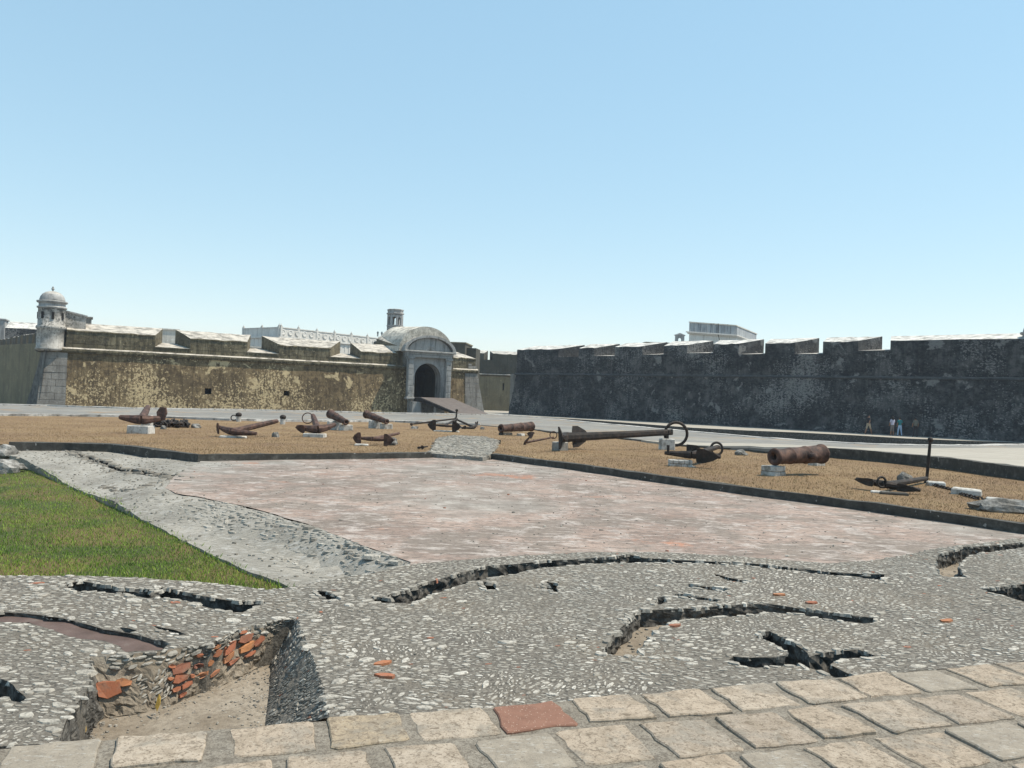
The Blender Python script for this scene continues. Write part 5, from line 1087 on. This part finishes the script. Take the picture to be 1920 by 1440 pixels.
def cannon(muz, bre, rm, rb_, label, trunnion=True):
    muz, bre = Vector(muz), Vector(bre); ax = (bre-muz); L = ax.length; root = empty('cannon', muz, 0, label, 'cannon', 'rusty cannon barrels on pale blocks')
    mt_ = frame_m((0, 0, 0), ax, (ax.y, -ax.x, 0)) @ Matrix.Rotation(R(90), 4, 'Y')
    tp_ = lambda t: rm*.9*(1-t)+rb_*.98*t
    prof = [(rm*.45, .12), (rm*.45, 0), (rm*.98, 0), (rm*1.08, .03), (rm*1.08, L*.035), (tp_(.05), L*.07), (tp_(.3), L*.3), (tp_(.3)+.012, L*.305), (tp_(.3)+.012, L*.32), (tp_(.33), L*.325), (tp_(.6), L*.6), (tp_(.6)+.014, L*.605), (tp_(.6)+.014, L*.625), (tp_(.64), L*.63), (tp_(.92), L*.92), (tp_(.92)+.02, L*.925), (tp_(.92)+.02, L*.945), (rb_*.9, L*.965), (rb_*.6, L*.99), (rb_*.25, L)]
    MB().lathe(prof, 22).xf(mt_).rough(.008, 5).build('barrel', 'rust', root, True)
    MB().lathe([(rm*.44, .115), (.001, .12)], 14).xf(mt_).build('bore', 'dark_void', root)
    if trunnion:
        for s in (1, -1): MB().tube([(0, s*rb_*.7, L*.56), (0, s*rb_*1.65, L*.56)], rb_*.33, 10).xf(mt_).build('trunnion', 'rust', root, True)
        MB().lathe([(rb_*.2, L*.99), (rb_*.16, L*1.02), (rb_*.28, L*1.04), (rb_*.28, L*1.08), (rb_*.1, L*1.1)], 12).xf(mt_).build('cascabel', 'rust', root, True)
    return root
def rock(xy, size, label, seed=1, z=None, name='rock', mat='rock', group=None, rz=0, cat='rock', sub=3):
    bm = bmesh.new(); bmesh.ops.create_icosphere(bm, subdivisions=sub, radius=1); o = Vector((seed*7.3, seed*2.1, seed))
    for v in bm.verts:
        p = v.co.copy(); k = 1+.35*mnoise.noise(p*1.3+o)+.18*mnoise.noise(p*3.1+o)+.08*mnoise.noise(p*7+o); q = p*k
        v.co = Vector((q.x*size[0]/2, q.y*size[1]/2, max(-.3, q.z)*size[2]*.75))
    me = bpy.data.meshes.new(name); bm.to_mesh(me); bm.free(); me.materials.append(M[mat])
    ob_ = ob(name, me); zz = gz(*xy) if z is None else z; ob_.location = (*xy, zz+.02); ob_.rotation_euler = (0, 0, rz); return tag(ob_, label, cat, group)
def V3(p, dz): return Vector((p[0], p[1], gz(p[0], p[1])+dz))
pt = lambda l: l[0]

# A: anchor seen end-on on a tall plinth, far left
p = pt([(-12.72,27.60)]); block(p, (.74, .6, .32), .05, 'concrete plinth under the end-on anchor left of the chain heap')
p2 = (p[0]-.75, p[1]+2.1); block(p2, (.35, .4, .62), .2, 'small white prop behind the end-on anchor')
anchor(V3(p, .50), (-.75, 2.1, .36), (1, .35, 0), 1.35, .35, 'rusty anchor seen end-on, raised on a tall concrete plinth', th=.14, fl=(.4, .2), ring=0, flukes_on=())
MB().loft([(.42, .28, .0), (.62, .34, .0), (.70, .36, .22), (.66, .36, .42), (.48, .32, .44), (.38, .28, .25)], [(.42, .36, .0), (.62, .42, .0), (.70, .44, .22), (.66, .44, .42), (.48, .40, .44), (.38, .36, .25)]).build('fluke', 'rust', bpy.data.objects['anchor'])
# B: heap of chain
def chain(name, line, label, link=.09, r_=.018, seed=0, mat='dark_iron', zoff=.03, stack=None, group='rusty anchor chains on the dry grass'):
    root = empty(name, (line[0][0], line[0][1], gz(*line[0])), 0, label, 'chain', group); rn = random.Random(seed)
    me = None; P_ = dens(line, link*1.35, 0, False)
    for i, q in enumerate(P_):
        if me is None:
            o = MB().ring((0, 0, 0), link, r_, (0, 0, 1), 12, 6, .62, (1, 0, 0)).build('link', mat, root, True); me = o.data
        else: o = ob('link', me, root)
        a = P_[max(0, i-1)]; b = P_[min(len(P_)-1, i+1)]; zz = gz(*q)-gz(*line[0])+zoff+(stack(i) if stack else 0)
        o.location = (q[0]-line[0][0]+rn.uniform(-.01, .01), q[1]-line[0][1]+rn.uniform(-.01, .01), zz); o.rotation_euler = (R(90)*(i % 2)+rn.uniform(-.35, .35), rn.uniform(-.2, .2), math.atan2(b[1]-a[1], b[0]-a[0])+rn.uniform(-.2, .2))
    return root
c0 = [(-15.33,34.33),(-14.65,33.34),(-15.32,35.34),(-14.34,33.71),(-15.02,35.74),(-13.84,33.43),(-14.72,36.14),(-13.83,34.34)]
chain('chain', c0, 'heaped dark chain between the plinth and a pale stone', .17, .04, 3, stack=lambda i: .14*abs(math.sin(i*1.1)), zoff=.07)
for k, (q, s) in enumerate(zip([(-14.54,33.46),(-13.98,34.15)], (.2, .22))):
    t = empty('iron_hoop', V3(q, .04), .3*k, ('smaller' if k == 0 else 'larger')+' dark iron hoop standing in the chain heap', 'hoop', 'iron hoops in the chain heap'); MB().ring((0, 0, 0), s, .035, (.2, -1, .3), 24, 8).build('hoop', 'dark_iron', t, True)
    MB().tube([(-s, 0, 0), (s, 0, 0)], .025, 8).build('bar', 'dark_iron', t)
rock(pt([(-13.60,34.63)]), (.42, .34, .24), 'pale stone at the end of the chain heap', 5)
rock(pt([(-13.79,31.84)]), (.24, .2, .18), 'small grey stone inside the chain heap', 6)
# C
p = pt([(-9.19,26.59)]); block(p, (.86, .26, .1), .12, 'low white slab under the curved anchor left of the ring bollard')
anchor(V3(p, .22), (.95, 1.7, .33), (1, .25, .06), 1.72, .22, 'rusty anchor with one round fluke up, lying on a low white slab', th=.105, fl=(.24, .19), ring=.0, flukes_on=(-1,))
rock((p[0]+.95, p[1]+1.6), (.26, .22, .22), 'white stone propping the shank of the curved anchor', 7)
def bollard(q, label, ring=False):
    t = empty('bollard', V3(q, 0), 0, label, 'bollard', 'small bollards on the lawn edge')
    MB().lathe([(.14, 0), (.14, .28), (.12, .3)], 14).build('base', 'painted_block', t); MB().lathe([(.1, .28), (.16, .32), (.17, .44), (.1, .5), (.02, .52)], 14).build('cap', 'dark_iron', t, True)
    if ring: MB().ring((-.3, .1, .2), .15, .03, (.3, -1, 0), 22, 8).build('ring', 'dark_iron', t, True)
bollard(pt([(-12.32,43.32)]), 'white based bollard with dark iron cap beside the ringed anchor'); bollard(pt([(-15.29,45.00)]), 'low bollard with an iron ring behind the curved anchor', True)
# E
p = pt([(-7.06,28.96)]); block(p, (.78, .4, .16), -.08, 'grey slab under the bowl shaped anchor with ring')
anchor(V3(p, .30)+Vector((.06, .1, 0)), (-.55, 1.5, .42), (1, .12, .02), 1.3, .42, 'rusty anchor with bowl of arms and an upright ring, beside two cannons', th=.13, fl=(.4, .15), ring=.2, flukes_on=(-1,), ring_ax=((.2, -1, 0), (-.2, 0, -.1)))
# F, G cannons
for q, lab, s in ((pt([(-7.83,37.14)]), 'rusty cannon between the ringed anchor and another cannon', 1.), (pt([(-6.65,41.62)]), 'rusty cannon on concrete blocks nearest the gate', 1.06)):
    x, y = q; z = gz(x, y)
    if s == 1.: d = Vector((-1.0, 1.35, .3)).normalized()
    else: d = Vector((-1.2, 1.2, .28)).normalized()
    m_ = Vector((x+.30, y-.45, z+.40)); cannon(m_, m_+d*1.9*s, .135, .215, lab, False)
    block((x-.42*s, y+.35), (.62, .36, .44), d.angle(Vector((1, 0, 0)))*0+.5, 'concrete block under the breech of the '+('left' if s == 1. else 'right')+' of two paired cannons'); block((x+.22, y-.12), (.62, .26, .30), .5, 'concrete block under the muzzle of the '+('left' if s == 1. else 'right')+' of two paired cannons')
# H
p = pt([(-4.21,24.74)]); 
anchor(V3(p, .20), (.55, 1.6, .12), (1, .0, .02), 1.36, .06, 'low rusty anchor with two arrow shaped flukes, close to the kerb', th=.06, fl=(.30, .19), ring=0)
q = pt([(-4.53,24.51)]); block(q, (.42, .2, .08), .05, 'white slab under the left fluke of the arrow shaped anchor'); q = pt([(-3.75,25.08)]); block(q, (.36, .2, .12), -.05, 'dark grey block under the right fluke of the arrow shaped anchor', 'kerb_stone')
rock((p[0]+.40, p[1]+1.25), (.36, .3, .26), 'white stone behind the arrow shaped anchor', 9)
anchor(V3(pt([(-2.62,23.23)]), .05), (.22, .2, .03), (1, -.8, .2), .3, .1, 'scrap of a tiny broken anchor lying by the stone apron', 'dark_iron', th=.03, fl=(.1, .06), ring=0, flukes_on=(1,))
# J: two tangled anchors
p = pt([(-3.29,39.88)]); anchor(V3(p, .3), (.45, 2.6, .30), (1, 0, 0), 1.65, .05, 'dark anchor with straight arms and long stock, among tangled anchors by the apron', 'dark_iron', th=.055, fl=(.42, .28), ring=0, stock=((-1.75, .9, -.02), (.38, 2.5, .30), .05))
block((p[0]+.1, p[1]+.1), (1.3, .3, .09), 0, 'thin white slab under the anchor with the long stock'); rock(pt([(-5.22,43.54)]), (.42, .3, .16), 'white stone at the tip of the long stock', 12)
p = pt([(-2.13,46.36)]); anchor(V3(p, .12), (-1.15, .7, .42), (1, .7, .12), 1.3, .4, 'dark anchor with upright stock rod and shank sloping down beside the tangled anchors', 'dark_iron', th=.07, fl=(.24, .17), ring=0, stock=((-1.1, .68, -.08), (-1.06, .7, .92), .055))
block((p[0]-.75, p[1]+.5), (1.1, .4, .12), .1, 'white slab below the upright stock rod'); rock((p[0]+.5, p[1]), (.26, .22, .2), 'round white stone at the end of the upright stock anchor', 13)
# K
q = pt([(-0.04,37.78)]); x, y = q; z = gz(x, y); cannon((x-.42, y-.2, z+.33), (x+1.15, y+1.5, z+.42), .19, .23, 'lichened cannon barrel lying low right of the stone apron', False)
block((x-.18, y+.1), (.7, .3, .16), .85, 'dark block under the muzzle of the lichened cannon', 'kerb_stone'); block((x+.55, y+.6), (.3, .3, .14), .85, 'white block under the middle of the lichened cannon')
# L
p = pt([(0.56,28.79)]); anchor(V3(p, .07), (1.05, .75, .2), (-.2, -.9, .55), .95, .2, 'small rusty anchor with a thin ring beside the great anchor', 'rust', th=.04, fl=(.22, .13), ring=.13, ring_ax=((.1, -1, 0), (0, 0, .08)))
# M: the great anchor
p = pt([(1.84,26.00)]); e2 = (5.72, 29.2); cz = V3(p, .42); ez = V3(e2, .64); dv = ez-cz; dv = dv*1.06
ga = anchor(cz, dv, (.45, 1, .0), 2.4, .6, 'great dark anchor with long thick shank and large flukes', 'dark_iron', th=.15, fl=(.8, .36), ring=0, taper=.85, skew=1)
MB().ring(dv+Vector((.12, -.05, -.06)), .42, .055, (.12, -1, 0), 40, 10).build('ring', 'dark_iron', ga, True)
block((e2[0], e2[1]), (.5, .45, .44), .1, 'concrete plinth under the ringed end of the great anchor'); block(pt([(1.62,25.85)]), (.42, .36, .30), .6, 'grey stone plinth under the crown of the great anchor', 'ashlar')
MB().box(dv*.945+Vector((0, 0, -.08)), (.1, .1, .3)).build('key', 'dark_iron', ga)
# N
p = pt([(4.28,20.07)]); x, y = p; bl = block(p, (.56, .3, .2), .04, 'mortared stone plinth under the big fluked anchor', 'painted_block', bricks=(4, 2)); block((x+.06, y+.03), (.66, .34, .06), .04, 'flat footing slab below the mortared plinth', sink=.04)
na = anchor(V3(p, .30)+Vector((.30, .0, 0)), (1.35, 2.7, .08), (1, -.1, 0), 1.36, .02, 'dark anchor with a big keeled fluke and a pinned bar on a mortared plinth', 'dark_iron', th=.085, fl=(.55, .18), ring=0, flukes_on=(1,))
MB().tube([(-.60, .05, 0), (-.60, .05, .22)], .035, 8).build('pin', 'dark_iron', na)
MB().ring((1.25, 2.5, .04), .17, .035, (.15, -1, .1), 30, 8).build('ring', 'dark_iron', na, True)
q = pt([(6.90,28.60)]); 
MB().add([(.02, .75, -.08), (.62, .95, -.06), (.3, .8, .2), (.02, .75, .22), (.02, .79, -.08), (.62, .99, -.06), (.3, .84, .2), (.02, .79, .22)], [[0, 1, 2, 3], [7, 6, 5, 4], [0, 4, 5, 1], [1, 5, 6, 2], [2, 6, 7, 3], [3, 7, 4, 0]]).build('fluke', 'dark_iron', na)
rock(pt([(7.86,27.29)]), (.42, .34, .2), 'white stone under the shank of the big fluked anchor', 15)
# O
p = pt([(6.01,18.16)]); x, y = p; z = gz(x, y); mz = Vector((x-.02, y+.02, z+.44)); bz = Vector((7.5, 19.1, gz(7.5, 19.1)+.50))
cannon(mz, bz, .185, .225, 'big rusty cannon resting on white brick plinth')
block((x+.05, y+.22), (.40, .40, .26), .65, 'white brick plinth under the muzzle of the big cannon', bricks=(2, 2)); q = pt([(8.71,22.71)]); block(q, (.42, .3, .14), .6, 'white block under the breech of the big cannon')
# P
p = pt([(7.39,15.67)]); e2 = pt([(9.28,17.80)]); cz = V3(p, .14); ez = V3(e2, .10)
pa = anchor(cz, ez-cz, (.75, -.6, -.08), 1.15, .1, 'dark anchor with tall upright knobbed rod beside the trailing chain', 'dark_iron', th=.065, fl=(.4, .075), ring=0, stock=(tuple(ez-cz+Vector((0, 0, -.1))), tuple(ez-cz+Vector((.06, 0, .86))), .036))
MB().ring((-.12, -.05, .05), .1, .022, (.3, -1, .1), 22, 8).build('ring', 'dark_iron', pa, True)
block(pt([(7.17,15.43)]), (.36, .2, .07), -.3, 'white slab left under the upright rod anchor'); block(pt([(7.32,15.21)]), (.5, .2, .08), -.3, 'dark slab under the arms of the upright rod anchor', 'kerb_stone')
rock(pt([(8.89,18.01)]), (.34, .26, .22), 'pale pink rock behind the upright rod anchor', 16); block(pt([(9.18,17.22)]), (.36, .26, .12), -.35, 'flat white slab right of the upright rod')
chain('chain', [(9.13,17.41),(9.05,16.76),(9.00,16.17),(8.72,15.38),(8.629,14.784),(8.763,14.516),(8.946,14.344),(9.129,14.037)], 'dark chain trailing from the upright rod anchor over white slabs', .055, .013, 8, zoff=.02)
block(pt([(8.92,15.61)]), (.52, .26, .15), -.62, 'long white slab beside the trailing chain', tilt=.05); block(pt([(8.832,14.535)]), (.30, .22, .10), -.5, 'small white slab between the long slab and the grey rock')
rock(pt([(8.084,12.983)]), (1.0, .5, .24), 'large craggy grey rock by the trailing chain', 18, rz=-.3); rock(pt([(8.344,13.895)]), (.2, .16, .07), 'small white chip beside the craggy rock', 20)
# rubble at the far left, beside the green lawn
rock(pt([(-11.93,18.89)]), (.6, .5, .3), 'pale broken masonry lump at the kerb end', 23, -.2); rock(pt([(-10.63,16.89)]), (.7, .5, .3), 'dark rubble mound above the green lawn', 25, -.33, mat='rock'); rock(pt([(-10.53,17.18)]), (.34, .28, .14), 'small rubble piece beside the dark mound', 27, -.32)
# fallen leaves by the bay
def leaf(xyz, rot, label):
    o = MB().loft([(0, -.05, 0), (.018, -.015, .002), (.014, .025, 0), (0, .05, .004), (-.014, .025, 0), (-.018, -.015, .002)], [(0, -.05, .002), (.018, -.015, .004), (.014, .025, .002), (0, .05, .006), (-.014, .025, .002), (-.018, -.015, .004)]).build('leaf', 'yellow_leaf'); o.location = xyz; o.rotation_euler = rot; tag(o, label, 'leaf', 'fallen leaves in the bay')
q = [(-2.183,4.214)][0]; leaf((q[0], q[1], -.24), (1.1, .3, .2), 'yellow leaf stuck at the bay side wall'); q = [(-1.958,4.633)][0]; leaf((q[0], q[1]-.02, -.22), (1.0, -.4, -.3), 'yellow green leaf on the slope below the broken tiles')

# ------------------------------------------------------------------ people on the walkway
def person(xy, hgt, face, mats, arms, legs, label, hair_long=False):
    """one continuous skinned figure; mats = top, bottom; arms = hand offsets, legs = foot offsets (side, forward)"""
    s = hgt/1.72; J = {}; E = []
    def j(n, p, r_): J[n] = (Vector(p)*s, r_*s)
    j('pel', (0, 0, .95), .15); j('wai', (0, .01, 1.1), .135); j('che', (0, .0, 1.32), .16); j('nek', (0, .01, 1.49), .06); j('hd', (0, .03, 1.58), .085); j('top', (0, .02, 1.66), .075)
    for sd, nme in ((-1, 'l'), (1, 'r')):
        fx, fy = legs[0 if sd < 0 else 1]; hx, hy, hz = arms[0 if sd < 0 else 1]
        j(nme+'hip', (sd*.09, 0, .88), .095); j(nme+'kn', (sd*.10+fx*.4, fy*.5+.03, .50), .066); j(nme+'an', (sd*.10+fx, fy, .09), .045); j(nme+'to', (sd*.11+fx, fy+.15, .035), .038)
        j(nme+'sh', (sd*.17, 0, 1.40), .07); ex = (sd*.17+hx)/2+sd*.05; j(nme+'el', (ex, hy*.4-.03, (1.40+hz)/2-.02), .045); j(nme+'wr', (hx, hy, hz), .034); j(nme+'ha', (hx+sd*.02, hy+.03, hz-.09), .038)
        E += [('pel', nme+'hip'), (nme+'hip', nme+'kn'), (nme+'kn', nme+'an'), (nme+'an', nme+'to'), ('che', nme+'sh'), (nme+'sh', nme+'el'), (nme+'el', nme+'wr'), (nme+'wr', nme+'ha')]
    E += [('pel', 'wai'), ('wai', 'che'), ('che', 'nek'), ('nek', 'hd'), ('hd', 'top')]
    ks = list(J); me = bpy.data.meshes.new('person'); me.from_pydata([J[k][0] for k in ks], [(ks.index(a), ks.index(b)) for a, b in E], [])
    o = ob('person', me); md = o.modifiers.new('skin', 'SKIN'); sv = me.skin_vertices[0].data
    for i, k in enumerate(ks): sv[i].radius = (J[k][1], J[k][1]*.85 if k in ('pel', 'wai', 'che') else J[k][1]); sv[i].use_root = (k == 'pel')
    sb = o.modifiers.new('sub', 'SUBSURF'); sb.levels = 2; sb.render_levels = 2
    dg = bpy.context.evaluated_depsgraph_get(); nm = bpy.data.meshes.new_from_object(o.evaluated_get(dg)); o.modifiers.clear(); o.data = nm
    nm.materials.clear()
    for k in ('skin', mats[0], mats[1], 'hair', 'trousers_dark'): nm.materials.append(M[k])
    hem = mats[2]
    for f in nm.polygons:
        c = f.center/s; f.use_smooth = True; az = abs(c.x) > .2 and c.z < 1.36
        if c.z > 1.60 or (c.z > 1.53 and c.y < -.0): m = 3
        elif c.z > 1.46: m = 0
        elif c.z < .07: m = 4
        elif az and c.z < 1.2: m = 0
        elif c.z > .98: m = 1
        elif c.z > hem: m = 2
        else: m = 0
        f.material_index = m
    o.location = (xy[0], xy[1], -.55); o.rotation_euler = (0, 0, face)
    tag(o, label, 'person', 'visitors walking below the dark wall')
    if hair_long:
        MB().lathe([(.04, 1.36), (.1, 1.42), (.105, 1.58), (.09, 1.68), (.03, 1.74)], 12).xf(Matrix.Diagonal((s, s*.9, s, 1)) @ Matrix.Translation((0, -.03, 0))).build('hair', 'hair', o, True)
    return o
P1, P2, P3, P4 = (31.5, 70.5), (33.0, 69.2), (33.6, 69.1), (34.6, 68.4)
person(P1, 1.78, R(-70), ('shirt_black', 'shorts_khaki', .5), ((-.26, .28, 1.02), (.30, -.22, .98)), ((0, -.25), (0, .28)), 'walking person in black shirt and khaki shorts with arm out')
person(P2, 1.68, R(20), ('shirt_lilac', 'skirt_grey', .42), ((-.24, .1, .95), (.24, .08, .95)), ((0, .05), (0, -.05)), 'person in pale lilac top standing beside one in teal', True)
person(P3, 1.66, R(10), ('shirt_teal', 'jeans_pale', .05), ((-.24, .05, .9), (.25, .1, 1.05)), ((-.02, .1), (.03, -.1)), 'person in teal top and pale jeans')
person(P4, 1.68, R(5), ('shirt_grey', 'trousers_dark', .05), ((-.25, .08, .95), (.24, .05, .95)), ((-.02, .12), (.02, -.12)), 'person in grey top and dark trousers walking alone')

# ------------------------------------------------------------------ sea air
HZ = NT('haze'); HZ.t.nodes.remove(HZ.b); pvn = HZ.n('ShaderNodeVolumePrincipled')
pvn.inputs['Color'].default_value = (.80, .88, 1, 1); pvn.inputs['Density'].default_value = .00035; pvn.inputs['Anisotropy'].default_value = .2
HZ.l(pvn.outputs[0], HZ.n('ShaderNodeOutputMaterial').inputs['Volume'] if False else HZ.t.nodes['Material Output'].inputs['Volume']); M['haze'] = HZ.m
hz = MB().box((0, 0, 9.6), (6400, 6400, 23.8)).build('haze', 'haze'); tag(hz, 'pale bluish sea haze over the fort', 'haze', kind='stuff')
